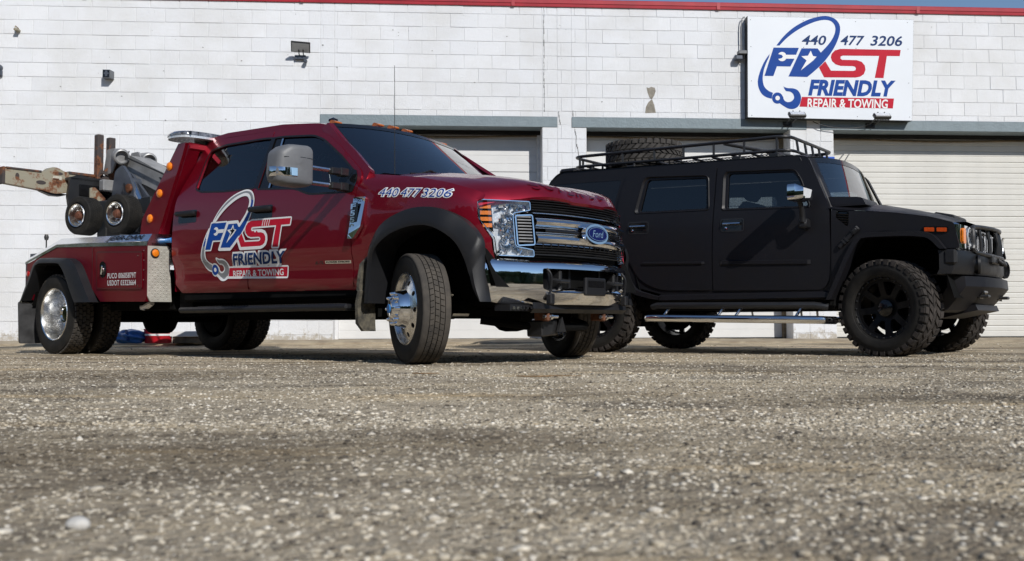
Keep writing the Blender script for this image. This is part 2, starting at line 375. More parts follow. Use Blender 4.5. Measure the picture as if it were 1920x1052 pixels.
def ground_mat():
    m = bpy.data.materials.new('worn_gravelly_asphalt'); m.use_nodes = True
    nt = m.node_tree; n = nt.nodes; l = nt.links; b = n['Principled BSDF']
    g = n.new('ShaderNodeNewGeometry')
    def noise(sc, det=6, rough=.6, vec=None):
        t = n.new('ShaderNodeTexNoise'); t.inputs['Scale'].default_value = sc; t.inputs['Detail'].default_value = det; t.inputs['Roughness'].default_value = rough
        l.new(vec or g.outputs['Position'], t.inputs['Vector']); return t.outputs['Fac']
    def ramp(src, *st):
        r = n.new('ShaderNodeValToRGB'); e = r.color_ramp.elements
        e[0].position, e[0].color = st[0][0], (*st[0][1], 1); e[1].position, e[1].color = st[-1][0], (*st[-1][1], 1)
        for p, c in st[1:-1]:
            q = e.new(p); q.color = (*c, 1)
        l.new(src, r.inputs['Fac']); return r.outputs['Color']
    def mix(f, a, c, bt='MIX'):
        x = n.new('ShaderNodeMix'); x.data_type = 'RGBA'; x.blend_type = bt
        if isinstance(f, float): x.inputs[0].default_value = f
        else: l.new(f, x.inputs[0])
        for s, v in ((6, a), (7, c)):
            if isinstance(v, tuple): x.inputs[s].default_value = (*v, 1)
            else: l.new(v, x.inputs[s])
        return x.outputs[2]
    def vor(sc, feat='F1'):
        v = n.new('ShaderNodeTexVoronoi'); v.inputs['Scale'].default_value = sc; v.feature = feat; l.new(g.outputs['Position'], v.inputs['Vector']); return v
    v1 = vor(95); v2 = vor(42); v3 = vor(210)
    sep = n.new('ShaderNodeSeparateColor'); l.new(v1.outputs['Color'], sep.inputs['Color'])
    sep2 = n.new('ShaderNodeSeparateColor'); l.new(v2.outputs['Color'], sep2.inputs['Color'])
    peb = ramp(sep.outputs[0], (0.0, (0.15, 0.12, 0.09)), (0.12, (0.42, 0.36, 0.27)), (0.55, (0.58, 0.505, 0.39)), (0.85, (0.68, 0.60, 0.48)), (1.0, (0.74, 0.68, 0.57)))
    big = ramp(sep2.outputs[1], (0.0, (0.40, 0.335, 0.25)), (0.5, (0.57, 0.495, 0.385)), (1.0, (0.68, 0.605, 0.485)))
    c = mix(0.4, peb, big)
    c = mix(ramp(noise(1.1, 8), (0.40, (0, 0, 0)), (0.62, (1, 1, 1))), mix(0.55, c, (0.30, 0.255, 0.20)), c)
    c = mix(ramp(noise(0.37, 6), (0.45, (0, 0, 0)), (0.70, (.8, .8, .8))), c, mix(0.6, c, (0.52, 0.43, 0.31)))
    c = mix(ramp(noise(7, 8, .7), (0.32, (1, 1, 1)), (0.46, (0, 0, 0))), c, mix(0.75, c, (0.08, 0.065, 0.05)))
    c = mix(ramp(noise(0.8, 9, .65), (0.50, (0, 0, 0)), (0.58, (1, 1, 1))), c, mix(0.5, c, (0.13, 0.115, 0.10)))
    mp = n.new('ShaderNodeMapping'); mp.inputs['Scale'].default_value = (.35, 1.6, 1); l.new(g.outputs['Position'], mp.inputs['Vector'])
    c = mix(ramp(noise(1.0, 8, .7, mp.outputs[0]), (0.47, (0, 0, 0)), (0.60, (1, 1, 1))), c, mix(0.6, c, (0.62, 0.52, 0.37)))
    c = mix(1.0, c, (1.0, 0.968, 0.90), 'MULTIPLY')
    c = mix(1.0, c, yard_patches(nt), 'MULTIPLY')
    l.new(c, b.inputs['Base Color']); b.inputs['Roughness'].default_value = 0.95; b.inputs['Specular IOR Level'].default_value = 0.15
    a1 = n.new('ShaderNodeMath'); a1.operation = 'MULTIPLY_ADD'; l.new(v1.outputs['Distance'], a1.inputs[0]); a1.inputs[1].default_value = -0.55
    nz = noise(30, 8, .7); l.new(nz, a1.inputs[2])
    a2 = n.new('ShaderNodeMath'); a2.operation = 'MULTIPLY_ADD'; l.new(v2.outputs['Distance'], a2.inputs[0]); a2.inputs[1].default_value = -0.7; l.new(a1.outputs[0], a2.inputs[2])
    bp = n.new('ShaderNodeBump'); bp.inputs['Strength'].default_value = 1.0; bp.inputs['Distance'].default_value = 0.021
    l.new(a2.outputs[0], bp.inputs['Height']); l.new(bp.outputs['Normal'], b.inputs['Normal'])
    return m
M['ground'] = ground_mat()
go = mb.build('ground', M['ground'], smooth=0); go.data.shade_smooth(); go['kind'] = 'structure'

# loose stones lying on the yard: nobody could count them
def stone_mat():
    m = bpy.data.materials.new('limestone_gravel'); m.use_nodes = True
    nt = m.node_tree; n = nt.nodes; l = nt.links; b = n['Principled BSDF']
    g = n.new('ShaderNodeNewGeometry'); r = n.new('ShaderNodeValToRGB'); e = r.color_ramp.elements
    e[0].position = 0; e[0].color = (0.10, 0.088, 0.075, 1); e[1].position = 1; e[1].color = (0.80, 0.76, 0.68, 1)
    for p, c in ((.20, (0.17, 0.145, 0.11)), (.34, (0.42, 0.37, 0.285)), (.7, (0.60, 0.54, 0.435)), (.92, (0.72, 0.665, 0.56))):
        q = e.new(p); q.color = (*c, 1)
    l.new(g.outputs['Random Per Island'], r.inputs['Fac'])
    t = n.new('ShaderNodeTexNoise'); t.inputs['Scale'].default_value = 160; t.inputs['Detail'].default_value = 4; l.new(g.outputs['Position'], t.inputs['Vector'])
    x = n.new('ShaderNodeMix'); x.data_type = 'RGBA'; x.blend_type = 'MULTIPLY'; x.inputs[0].default_value = .6
    r2 = n.new('ShaderNodeValToRGB'); r2.color_ramp.elements[0].color = (.5, .48, .45, 1); r2.color_ramp.elements[0].position = .35; r2.color_ramp.elements[1].position = .6
    l.new(t.outputs['Fac'], r2.inputs['Fac']); l.new(r.outputs['Color'], x.inputs[6]); l.new(r2.outputs['Color'], x.inputs[7])
    x2 = n.new('ShaderNodeMix'); x2.data_type = 'RGBA'; x2.blend_type = 'MULTIPLY'; x2.inputs[0].default_value = .85; l.new(x.outputs[2], x2.inputs[6]); l.new(yard_patches(nt), x2.inputs[7])
    l.new(x2.outputs[2], b.inputs['Base Color']); b.inputs['Roughness'].default_value = .9; b.inputs['Specular IOR Level'].default_value = .25
    return m
M['stone'] = stone_mat()
def gravel():
    bm = bmesh.new(); bmesh.ops.create_icosphere(bm, subdivisions=1, radius=1.0)
    base = np.array([v.co[:] for v in bm.verts]); fc = np.array([[v.index for v in f.verts] for f in bm.faces]); bm.free()
    rs = np.random.RandomState(3); VV = []; FF = []; o = 0
    protos = []
    for k in range(14):
        d = base * (1 + rs.uniform(-.38, .25, (len(base), 1))); d = d * np.array([1, rs.uniform(.55, .95), rs.uniform(.25, .55)]); protos.append(d)
    def scatter(n, y0, y1, s0, s1, seed, pw=1.0, sp=2.2, xr=None):
        nonlocal o
        r = np.random.RandomState(seed)
        y = y0 + (y1 - y0) * r.rand(n) ** pw; x = (r.rand(n) * 2 - 1) * (0.60 * y + 0.5)
        if xr: x = xr[0] + (xr[1] - xr[0]) * r.rand(n)
        s = s0 + (s1 - s0) * r.rand(n) ** sp
        z = gh(x, y) + s * np.where(r.rand(n) < .4, .16, -.05)
        ang = r.rand(n) * 6.283; k = r.randint(0, 14, n)
        for i in range(n):
            c, q = math.cos(ang[i]), math.sin(ang[i]); p = protos[k[i]] * s[i]
            VV.append(np.stack([x[i] + c * p[:, 0] - q * p[:, 1], y[i] + q * p[:, 0] + c * p[:, 1], z[i] + p[:, 2]], 1)); FF.append(fc + o); o += len(base)
    scatter(26000, 0.9, 3.2, .0018, .0080, 1, 1.0, 1.7)
    scatter(2600, 0.95, 3.6, .006, .0145, 11); scatter(160, 1.2, 8.0, .011, .018, 12)
    scatter(26000, 2.8, 6.0, .0030, .011, 2)
    scatter(14000, 5.5, 9.5, .0045, .014, 4)
    scatter(1600, 9.0, 14.0, .006, .020, 5)
    scatter(1500, 5.80, 6.15, .005, .016, 21, 1, 1.6, (.7, 3.9)); scatter(350, 5.85, 6.05, .008, .020, 22, 1, 1.3, (1.6, 2.5))
    V = np.concatenate(VV); F = np.concatenate(FF)
    me = bpy.data.meshes.new('gravel'); me.vertices.add(len(V)); me.vertices.foreach_set('co', V.ravel()); me.loops.add(F.size); me.loops.foreach_set('vertex_index', F.ravel())
    me.polygons.add(len(F)); me.polygons.foreach_set('loop_start', np.arange(0, F.size, 3)); me.update(calc_edges=True); me.materials.append(M['stone'])
    ob = bpy.data.objects.new('gravel', me); COL.objects.link(ob); ob['kind'] = 'stuff'
gravel()
def pebble(x, y, s, m, label, cat='stone'):
    bm = bmesh.new(); bmesh.ops.create_icosphere(bm, subdivisions=3, radius=s)
    r = random.Random(int(x * 1000))
    for v in bm.verts:
        n = math.sin(v.co.x / s * 2.3 + x) * math.cos(v.co.y / s * 1.9 + y) * .14 + r.uniform(-.03, .03)
        v.co = Vector((v.co.x * (1 + n), v.co.y * (.8 + n), v.co.z * (.62 + n)))
    me = bpy.data.meshes.new('stone'); bm.to_mesh(me); bm.free(); me.shade_smooth(); me.materials.append(m)
    o = bpy.data.objects.new('stone', me); COL.objects.link(o); o.location = (x, y, float(gh(np.array(x), np.array(y))) + s * .35); tag(o, label, cat)
M['palestone'] = mat('pale_limestone', (0.60, 0.58, 0.54), .85, bump=.002, bscale=60, var=.3, vscale=40)
M['buffstone'] = mat('buff_limestone', (0.46, 0.42, 0.35), .85, bump=.002, bscale=60, var=.3, vscale=40)
pebble(-0.615, 1.45, .018, M['palestone'], 'white stone lying loose in the blurred foreground gravel, lower left corner')
pebble(1.42, 2.72, .019, M['buffstone'], 'buff stone standing up alone from the gravel below the black wagon')
# fallen twigs and bark strips on the gravel
def twig(name, pts, r, m, label):
    b = MB(); q = crom([(x, y, float(gh(np.array(x), np.array(y))) + .008) for x, y in pts], 5)
    b.tube(q, [r * (0.5 + 0.5 * math.sin(math.pi * min(1, .15 + i / len(q)))) for i in range(len(q))], 6); o = b.build(name, m); tag(o, label, name)
M['twig'] = mat('dry_bark', (0.30, 0.19, 0.09), .9, var=.5, vscale=50, bump=.002)
twig('twig', [(0.02, 5.55), (.12, 5.5), (.25, 5.54), (.37, 5.50)], .0042, M['twig'], 'long brown twig lying on the gravel in front of the red truck grille')
twig('stick', [(-.58, 5.9), (-.50, 5.86), (-.42, 5.88)], .0038, M['twig'], 'short brown stick on the gravel below the steered front tyre')

# ------------------------------------------------------------------ garage building (wall frame: x right, y into the wall, z up)
BLD = thing('garage_building', 'long white painted concrete block garage with three roll-up doors behind both vehicles', 'building', (0, 14.633, 0), WALL_YAW)
def wall_mat():
    m = bpy.data.materials.new('white_masonry_paint'); m.use_nodes = True
    nt = m.node_tree; n = nt.nodes; l = nt.links; b = n['Principled BSDF']
    g = n.new('ShaderNodeNewGeometry'); sx = n.new('ShaderNodeSeparateXYZ'); l.new(g.outputs['Position'], sx.inputs[0])
    def noise(sc, det=6, rough=.6):
        t = n.new('ShaderNodeTexNoise'); t.inputs['Scale'].default_value = sc; t.inputs['Detail'].default_value = det; t.inputs['Roughness'].default_value = rough
        l.new(g.outputs['Position'], t.inputs['Vector']); return t.outputs['Fac']
    def ramp(s, p0, c0, p1, c1):
        r = n.new('ShaderNodeValToRGB'); e = r.color_ramp.elements; e[0].position = p0; e[0].color = (*c0, 1); e[1].position = p1; e[1].color = (*c1, 1); l.new(s, r.inputs['Fac']); return r.outputs['Color']
    def mix(f, a, c):
        x = n.new('ShaderNodeMix'); x.data_type = 'RGBA'
        l.new(f, x.inputs[0])
        for s, v in ((6, a), (7, c)):
            if isinstance(v, tuple): x.inputs[s].default_value = (*v, 1)
            else: l.new(v, x.inputs[s])
        return x.outputs[2]
    oi = n.new('ShaderNodeObjectInfo')
    base = ramp(oi.outputs['Random'], 0, (0.755, 0.77, 0.795), 1, (0.80, 0.812, 0.832))
    c = mix(ramp(noise(1.3, 8), .42, (0, 0, 0), .70, (.75, .75, .75)), base, (0.66, 0.66, 0.65))
    c = mix(ramp(noise(38, 5, .7), .26, (.8, .8, .8), .35, (0, 0, 0)), c, (0.48, 0.48, 0.48))
    # grime and flaked paint low down, in patches of its own
    mr = n.new('ShaderNodeMapRange'); mr.inputs['From Min'].default_value = 0.0; mr.inputs['From Max'].default_value = 0.55; mr.inputs['To Min'].default_value = 0.60; mr.inputs['To Max'].default_value = -.2
    l.new(sx.outputs['Z'], mr.inputs['Value'])
    ad = n.new('ShaderNodeMath'); ad.operation = 'ADD'; l.new(mr.outputs[0], ad.inputs[0]); l.new(noise(9, 8, .7), ad.inputs[1])
    c = mix(ramp(ad.outputs[0], .84, (0, 0, 0), .98, (.8, .8, .8)), c, (0.40, 0.35, 0.27))
    l.new(c, b.inputs['Base Color']); b.inputs['Roughness'].default_value = .75; b.inputs['Specular IOR Level'].default_value = .3
    ad2 = n.new('ShaderNodeMath'); ad2.operation = 'MULTIPLY_ADD'; l.new(noise(24, 8, .65), ad2.inputs[0]); ad2.inputs[1].default_value = .8; l.new(noise(150, 3), ad2.inputs[2])
    bp = n.new('ShaderNodeBump'); bp.inputs['Distance'].default_value = .0065; bp.inputs['Strength'].default_value = .9; l.new(ad2.outputs[0], bp.inputs['Height']); l.new(bp.outputs['Normal'], b.inputs['Normal'])
    return m
M['wall'] = wall_mat()
M['mortar'] = mat('painted_mortar', (0.72, 0.725, 0.735), .85, var=.15, vscale=9, bump=.002)
M['lintel'] = mat('blue_grey_painted_lintel', (0.205, 0.255, 0.280), .6, var=.12, vscale=7, bump=.006, bscale=34)
M['door'] = mat('white_steel_door', (0.70, 0.70, 0.69), .42, var=.05, vscale=3, rvar=.05)
M['slat'] = mat('cream_steel_door', (0.64, 0.63, 0.59), .45, var=.07, vscale=3, rvar=.05)
M['coping'] = mat('red_coping_metal', (0.42, 0.016, 0.03), .45, var=.25, vscale=2, bump=.002, bscale=5)
M['seal_and_shade'] = mat('black_seal_and_shade', (0.008, 0.008, 0.009), .7)
M['conc'] = mat('bare_concrete', (0.30, 0.275, 0.23), .9, var=.35, vscale=14, bump=.004, bscale=60)
M['tan'] = mat('dirty_tan_timber', (0.22, 0.17, 0.11), .85, var=.4, vscale=9)
TOP = 4.955; OPEN = [(-2.56, .449), (1.098, 4.14), (4.80, 8.25)]; LT, LB = 3.315, 3.163
LINT = [(-2.76, .67), (.882, 4.392), (4.603, 8.45)]
b = MB(); y0, y1 = .006, .60
for x0, x1, z0, z1 in [(-15, -2.56, -.05, TOP), (-2.56, 8.25, LT, TOP), (.449, 1.098, -.05, LT), (4.14, 4.80, -.05, LT), (8.25, 15, -.05, TOP)]: b.box(x0, x1, y0, y1, z0, z1)
wall = b.build('wall', M['mortar'], BLD, 0)
b = MB(); b.box(-15, 15, .60, 12, 4.6, TOP); b.box(-15, -14.6, .6, 12, -.05, 4.6); b.box(14.6, 15, .6, 12, -.05, 4.6); b.box(-15, 15, 11.7, 12, -.05, 4.6); b.build('roof', M['mortar'], BLD, 0)
# the blocks: largest in view one by one, the rest as one part
prot = []
for k in range(8):
    r = random.Random(k); t = MB(); t.box(-.5, .5, 0, .03, -.5, .5)
    bm = bmesh.new(); me = bpy.data.meshes.new('concrete_block'); me.from_pydata(t.v, [], t.f); bm.from_mesh(me)
    for v in bm.verts: v.co.x *= (.4064 - .0085) ; v.co.z *= (.2032 - .0055)
    bmesh.ops.recalc_face_normals(bm, faces=bm.faces)
    bmesh.ops.bevel(bm, geom=[e for e in bm.edges if all(v.co.y < .001 for v in e.verts)], offset=.003, segments=1, affect='EDGES', profile=.5)
    for v in bm.verts: v.co += Vector((r.uniform(-.0018, .0018), r.uniform(-.0012, .0012), r.uniform(-.0018, .0018)))
    bm.to_mesh(me); bm.free(); me.materials.append(M['wall']); prot.append(me)
cells = []
bps = sorted(sum([list(o) for o in OPEN + LINT], []))
for k in range(-1, 24):
    zt = min(TOP - .003, 4.8203 - .2032 * k); zb = max(.0, 4.8203 - .2032 * (k + 1))
    off = -5.977 + (.2032 if k % 2 == 0 else 0) + (0.004 * math.sin(k * 2.1))
    for i in range(-14, 34):
        xa = off + .4064 * i; xb = xa + .4064
        cuts = [xa] + [c for c in bps if xa + .02 < c < xb - .02] + [xb]
        for p, q in zip(cuts, cuts[1:]):
            xm = (p + q) / 2; z0, z1 = zb, zt
            if any(a < xm < c for a, c in OPEN): z0 = max(z0, LT)
            elif any(a < xm < c for a, c in LINT):
                if z0 >= LT or z1 <= LB: pass
                elif (z0 + z1) / 2 > (LT + LB) / 2: z0 = LT
                else: z1 = LB
            if z1 - z0 < .03: continue
            cells.append((p, q, z0, z1, k))
def score(c):
    xm = (c[0] + c[1]) / 2; vis = -7.4 < xm < 7.7 and not (3.5 < xm < 5.9 and 3.35 < c[2] and c[3] < 4.8)
    if not vis: return 0
    a = (c[1] - c[0]) * (c[3] - c[2])
    if c[3] < 1.9 and xm > -6.3 and xm < 7: a *= .02
    elif c[3] < 2.6 and -4.5 < xm < 3: a *= .05
    return a
cells.sort(key=score, reverse=True)
rest = MB()
for n_, (p, q, z0, z1, k) in enumerate(cells):
    me = prot[rng.randrange(8)]; y = rng.uniform(-.0018, .0018)
    if n_ < 300:
        o = bpy.data.objects.new('concrete_block', me); COL.objects.link(o); o.parent = wall
        o.location = ((p + q) / 2, y, (z0 + z1) / 2); o.scale = ((q - p - .0085) / .3979, 1, (z1 - z0 - .0055) / .1977)
        o.rotation_euler = (rng.uniform(-.004, .004), 0, rng.uniform(-.003, .003))
    else:
        sx, sz = (q - p - .0085) / .3979, (z1 - z0 - .0055) / .1977
        rest.add([((p + q) / 2 + v.co.x * sx, y + v.co.y, (z0 + z1) / 2 + v.co.z * sz) for v in me.vertices], [tuple(f.vertices) for f in me.polygons])
o = rest.build('block_field', M['wall'], wall, 0); o['kind'] = 'stuff'
# scars in the paint
def wz(a, c): return (2.053 + (a - 632) * .00226, 3.68 - (c - 615) * .00226)
for pl in ([(605, 575), (620, 580), (635, 572), (660, 578), (665, 600), (655, 630), (640, 652), (625, 645), (612, 610)], [(640, 652), (655, 690), (665, 742), (595, 745), (600, 705), (615, 675)]):
    b = MB(); b.prism([wz(*p) for p in pl], lambda u, v, w: (u, w, v), -.004, .004)
    b.build('bare_patch', M['conc'], wall, 0)
b = MB(); r = random.Random(5); x, z = .478, 4.94
while z > 3.42:
    z2 = z - r.uniform(.02, .05); x2 = .478 + r.uniform(-.006, .006); b.box(min(x, x2) - .0015, max(x, x2) + .0015, -.0035, .0, z2, z); x, z = x2, z2
for x0, z0, n_ in ((.90, 3.42, 9), (.93, 3.14, 14), (.69, 3.40, 6)):
    x, z = x0, z0
    for i in range(n_): x2 = x + r.uniform(-.004, .012); z2 = z - r.uniform(.02, .04); b.box(min(x, x2) - .0015, max(x, x2) + .0015, -.0045, .0, z2, z); x, z = x2, z2
b.build('crack', mat('crack_shadow', (.16, .16, .16), .9), wall, 0, stuff=True)
# chips, nail holes and flakes
b = MB(); r = random.Random(9)
for i in range(70):
    x = r.uniform(-7.2, 7.7); z = r.uniform(2.2, 4.85)
    if any(a - .1 < x < c + .1 for a, c in LINT) and z < 3.4: continue
    s = r.uniform(.004, .015); b.prism([(x + s * r.uniform(.5, 1.3) * math.cos(t), z + s * r.uniform(.3, .8) * math.sin(t)) for t in (0, 1, 2.1, 3.1, 4.2, 5.2)], lambda u, v, w: (u, w, v), -.005, .003)
b.build('paint_chip', mat('grey_chip', (.36, .355, .34), .9, var=.4), wall, 0, stuff=True)
for a, c in LINT:
    MB().box(a, c, -.008, .345, LB, LT, ch=.004).build('lintel', M['lintel'], BLD, 0)
for i, (a, c) in enumerate(OPEN):
    MB().box(a - .001, c + .001, .29, .345, 3.105, LB - .003).build('header_shade', M['seal_and_shade'], BLD, 0)  # black header strip: paints in the deep shade under the lintel
    d = MB(); yd = .37; zb = .06
    fr = MB(); fr.box(a - .002, a + .045, .30, .42, zb - .06, 3.10); fr.box(c - .045, c + .002, .30, .42, zb - .06, 3.10); fr.build('door_jamb', M['mortar'] if i != 1 else M['tan'], BLD, 0)
    g = MB().box(a + .02, c - .02, yd + .012, yd + .05, zb, 3.15).build('garage_door', M['door'] if i < 2 else M['slat'], BLD, 0)
    MB().box(a + .02, c - .02, yd - .012, yd + .05, zb - .03, zb + .022).build('bottom_seal', M['seal_and_shade'], g, 0)
    MB().tube(crom([(a + .03 + (c - a - .06) * t, yd - .02, 3.095 - .02 * math.sin(math.pi * t) + .006 * math.sin(9 * t)) for t in np.linspace(0, 1, 9)], 3), .014, 6).build('weather_strip', M['tan'], g)
    if i < 2:
        h = .495
        for k in range(6):
            z0 = zb + .024 + k * h; z1 = min(z0 + h - .006, 3.13)
            t = MB(); n_ = 4; hh = (z1 - z0) / n_; prof = []
            for q in range(n_):
                s = z0 + q * hh; prof += [(0, s + .004), (0, s + hh - .004), (.004, s + hh - .002), (.004, s + hh)]
            t.grid([[(x, yd + p, z) for p, z in prof] for x in (a + .02, c - .02)]); t.build('door_panel', M['door'], g, 0)
    else:
        pit = .1675; k = 0; z0 = zb + .024; me = None
        while z0 < 3.12:
            if me is None:
                t = MB(); H = pit - .004
                prof = [(.012, 0), (.001, .003), (0, .012), (0, H * .46), (.004, H * .49), (.004, H * .53), (-.001, H * .56), (-.001, H - .016), (.006, H - .004), (.012, H)]
                t.grid([[(x, yd + p, z) for p, z in prof] for x in (a + .02, c - .02)]); ob = t.build('door_slat', M['slat'], g, 0); me = ob.data; ob.location = (0, 0, z0)
            else:
                ob = bpy.data.objects.new('door_slat', me); COL.objects.link(ob); ob.parent = g; ob.location = (0, rng.uniform(-.002, .002), z0)
            z0 += pit
# coping along the top
b = MB(); b.grid([[(x, y, z + (x > 0) * .0) for y, z in [(.02, TOP - .012), (-.022, TOP - .012), (-.026, TOP + .030), (-.034, TOP + .034), (-.036, TOP + .085), (-.02, TOP + .098), (.4, TOP + .102), (.4, TOP - .01)]] for x in np.linspace(-15, 15, 31)])
b.build('coping', M['coping'], BLD, 20)
for k in range(9):
    x = -12.2 + k * 3.05; MB().box(x, x + .05, -.039, -.02, TOP - .014, TOP + .087).build('coping_joint', M['coping'], BLD, 0)

# sandy apron along the foot of the wall
def sand(): return mat('sandy_concrete_apron', (0.36, 0.30, 0.21), .95, col2=(.24, .19, .13), vscale=4, bump=.006, bscale=45)
b = MB(); rows = []
r = random.Random(2)
xs = np.linspace(-14, 14, 180)
for d, z in ((.02, .082), (.30, .080), (.50, .066), (.62, .050)):
    rows.append([(x, -d + (.05 * math.sin(x * 3.1) + r.uniform(-.02, .02) if d > .4 else 0) if d > .1 else .36, z + r.uniform(-.004, .004) - (.012 if x > 3 else 0)) for x in xs])
rows.append([(p[0], p[1] - .06, -.02) for p in rows[-1]])
o = MB().grid(rows).build('apron', sand()); o.parent = None; o.location = (0, 14.633, 0); o.rotation_euler = (0, 0, WALL_YAW); o['kind'] = 'structure'

# ------------------------------------------------------------------ things on the wall
def on_wall(name, label, cat, x, z, group=None):
    p = Matrix.Rotation(WALL_YAW, 3, 'Z') @ Vector((x, 0, z)) + Vector((0, 14.633, 0))
    return thing(name, label, cat, p, WALL_YAW, group)
# sign: corners in the wall frame
SQ = {'tl': (3.476, 4.816), 'tr': (6.000, 4.806), 'br': (5.940, 3.285), 'bl': (3.458, 3.309)}
SIGN = on_wall('shop_sign', 'large white sign board with blue and red towing logo mounted above the garage doors', 'sign', 0, 0)
q = [SQ['bl'], SQ['br'], SQ['tr'], SQ['tl']]
MB().prism(q, lambda u, v, w: (u, w, v), -.148, -.012).build('cabinet', M['steelblk'], SIGN, 0)
e = .006; cx = sum(p[0] for p in q) / 4; cz = sum(p[1] for p in q) / 4
MB().prism([(cx + (u - cx) * .9975, cz + (v - cz) * .996) for u, v in q], lambda u, v, w: (u, w, v), -.151, -.147).build('sign_face', mat('white_sign_face', (.76, .79, .83), .30, var=.03, vscale=1.5), SIGN, 0)
b = MB()
for u in np.linspace(3.52, 5.9, 4):
    for v in (3.34, 3.85, 4.36, 4.76): b.lathe([(.151, .006), (.154, .006), (.155, .003), (.155, 0)], 8, Matrix.Translation((u, 0, v)))
b.build('screw', M['greyplastic'], SIGN, stuff=True)
def S(a, c):      # logo drawing units -> sign plane
    return (4.275 + (a - 495) * .001690 - (c - 775) * .00001, 3.622 - (c - 775) * .001745 + (a - 495) * .00001 + .000028 * (a - 495))
LOGO = {}
oc = crom([(272, 335), (340, 255), (430, 180), (540, 122), (640, 92), (720, 84), (790, 104), (832, 145), (845, 195), (832, 262), (795, 345), (735, 432), (668, 505), (600, 563), (545, 606)], 5)
ic = crom([(300, 335), (370, 268), (460, 205), (560, 155), (650, 125), (720, 118), (772, 135), (800, 178), (795, 235), (760, 300), (715, 352), (668, 398)], 5)
LOGO['swoosh'] = oc + [(377, 600), (497, 360), (640, 362), (668, 398)] + ic[::-1][1:]
LOGO['tail'] = crom([(212, 405), (165, 470), (125, 555), (105, 630), (110, 690), (138, 745), (180, 775), (225, 788)], 5) + crom([(238, 738), (195, 718), (160, 680), (148, 615), (160, 540), (185, 475), (205, 435)], 5)
LOGO['F'] = [(245, 352), (473, 356), (447, 415), (432, 450), (395, 515), (275, 512), (243, 595), (162, 593)]
LOGO['wrench'] = [(447, 416), (432, 449), (352, 448)] + [(322 + 40 * math.cos(t), 430 + 40 * math.sin(t)) for t in np.linspace(.45, 2.6, 8)] + [(318, 444), (330, 430), (318, 415)] + [(322 + 40 * math.cos(t), 430 + 40 * math.sin(t)) for t in np.linspace(3.7, 5.83, 8)] + [(352, 415)]
LOGO['star'] = [(578, 381), (597, 427), (630, 433), (598, 466), (487, 549), (540, 465), (493, 428), (552, 424)]
LOGO['ring'] = circ(277, 783, 48, 24); LOGO['ringhole'] = circ(278, 783, 20, 16)
LOGO['hook'] = crom([(300, 752), (325, 768), (336, 800), (365, 818), (400, 812), (424, 786), (418, 752), (392, 730), (352, 722), (331, 684)], 4) + crom([(345, 692), (372, 699), (420, 702), (462, 722), (486, 770), (480, 822), (455, 860), (415, 877), (370, 872), (330, 850), (300, 830), (290, 822)], 4)
LOGO['ST'] = [(650, 525), (707, 472), (757, 553), (955, 557), (975, 552), (982, 538), (975, 522), (955, 516), (845, 513), (800, 500), (768, 472), (757, 440), (766, 408), (795, 380), (845, 367), (1388, 380), (1378, 433), (1262, 431), (1228, 621), (1150, 618), (1192, 430), (865, 425), (846, 432), (844, 450), (858, 461), (990, 465), (1035, 480), (1062, 512), (1067, 550), (1052, 585), (1020, 606), (980, 614), (695, 610)]
LOGO['bar'] = [(495, 775), (1320, 797), (1308, 882), (472, 858)]
TXT = {'word': ('FRIENDLY', 555, 1330, 648, 760, .28), 'tag': ('REPAIR & TOWING', 543, 1262, 803, 864, .12)}
SB = lambda y: (lambda u, v, *k: (S(u, v)[0], y - .00002 * (k[0] if k else 0), S(u, v)[1]))
for k_, y_, m_, nm in (('swoosh', -.1525, 'blue', 'logo_swoosh'), ('tail', -.1525, 'blue', 'logo_tail'), ('F', -.1530, 'blue', 'logo_letter'), ('ring', -.1535, 'blue', 'logo_ring'), ('hook', -.1530, 'blue', 'logo_hook'), ('ST', -.1528, 'red', 'logo_letter'), ('bar', -.1528, 'red', 'logo_band'), ('wrench', -.1545, 'white', 'logo_wrench'), ('star', -.1545, 'white', 'logo_star'), ('ringhole', -.1545, 'white', 'logo_ring_hole')):
    flat(b := MB(), LOGO[k_], SB(y_)); b.build(nm, M[m_], SIGN, 0)
stroke(b := MB(), [(243, 348), (157, 597)], 9, SB(-.1532), False); b.build('logo_gap', M['white'], SIGN, 0)
def SP(y): return lambda u, v: (u, y, v)
def sign_text(name, s, a0, c0, a1, c1, m, sh=.25, bold=.02, y=-.1535):
    p = S(a0, c1); q = S(a1, c0); b = MB(); lettering(b, s, p[0], p[1], q[0] - p[0], q[1] - p[1], SP(y), shear=sh, bold=bold); b.build(name, m, SIGN, 0)
sign_text('lettering', '440', 502, 254, 716, 328, M['navy'], .22, .018)
sign_text('lettering', '477', 848, 258, 1062, 334, M['navy'], .22, .018)
sign_text('lettering', '3206', 1116, 262, 1400, 340, M['navy'], .22, .018)
sign_text('lettering', 'FRIENDLY', 558, 652, 1330, 756, M['blue'], .24, .045)
sign_text('lettering', 'REPAIR & TOWING', 543, 806, 1262, 866, M['white'], .10, .022, -.1545)

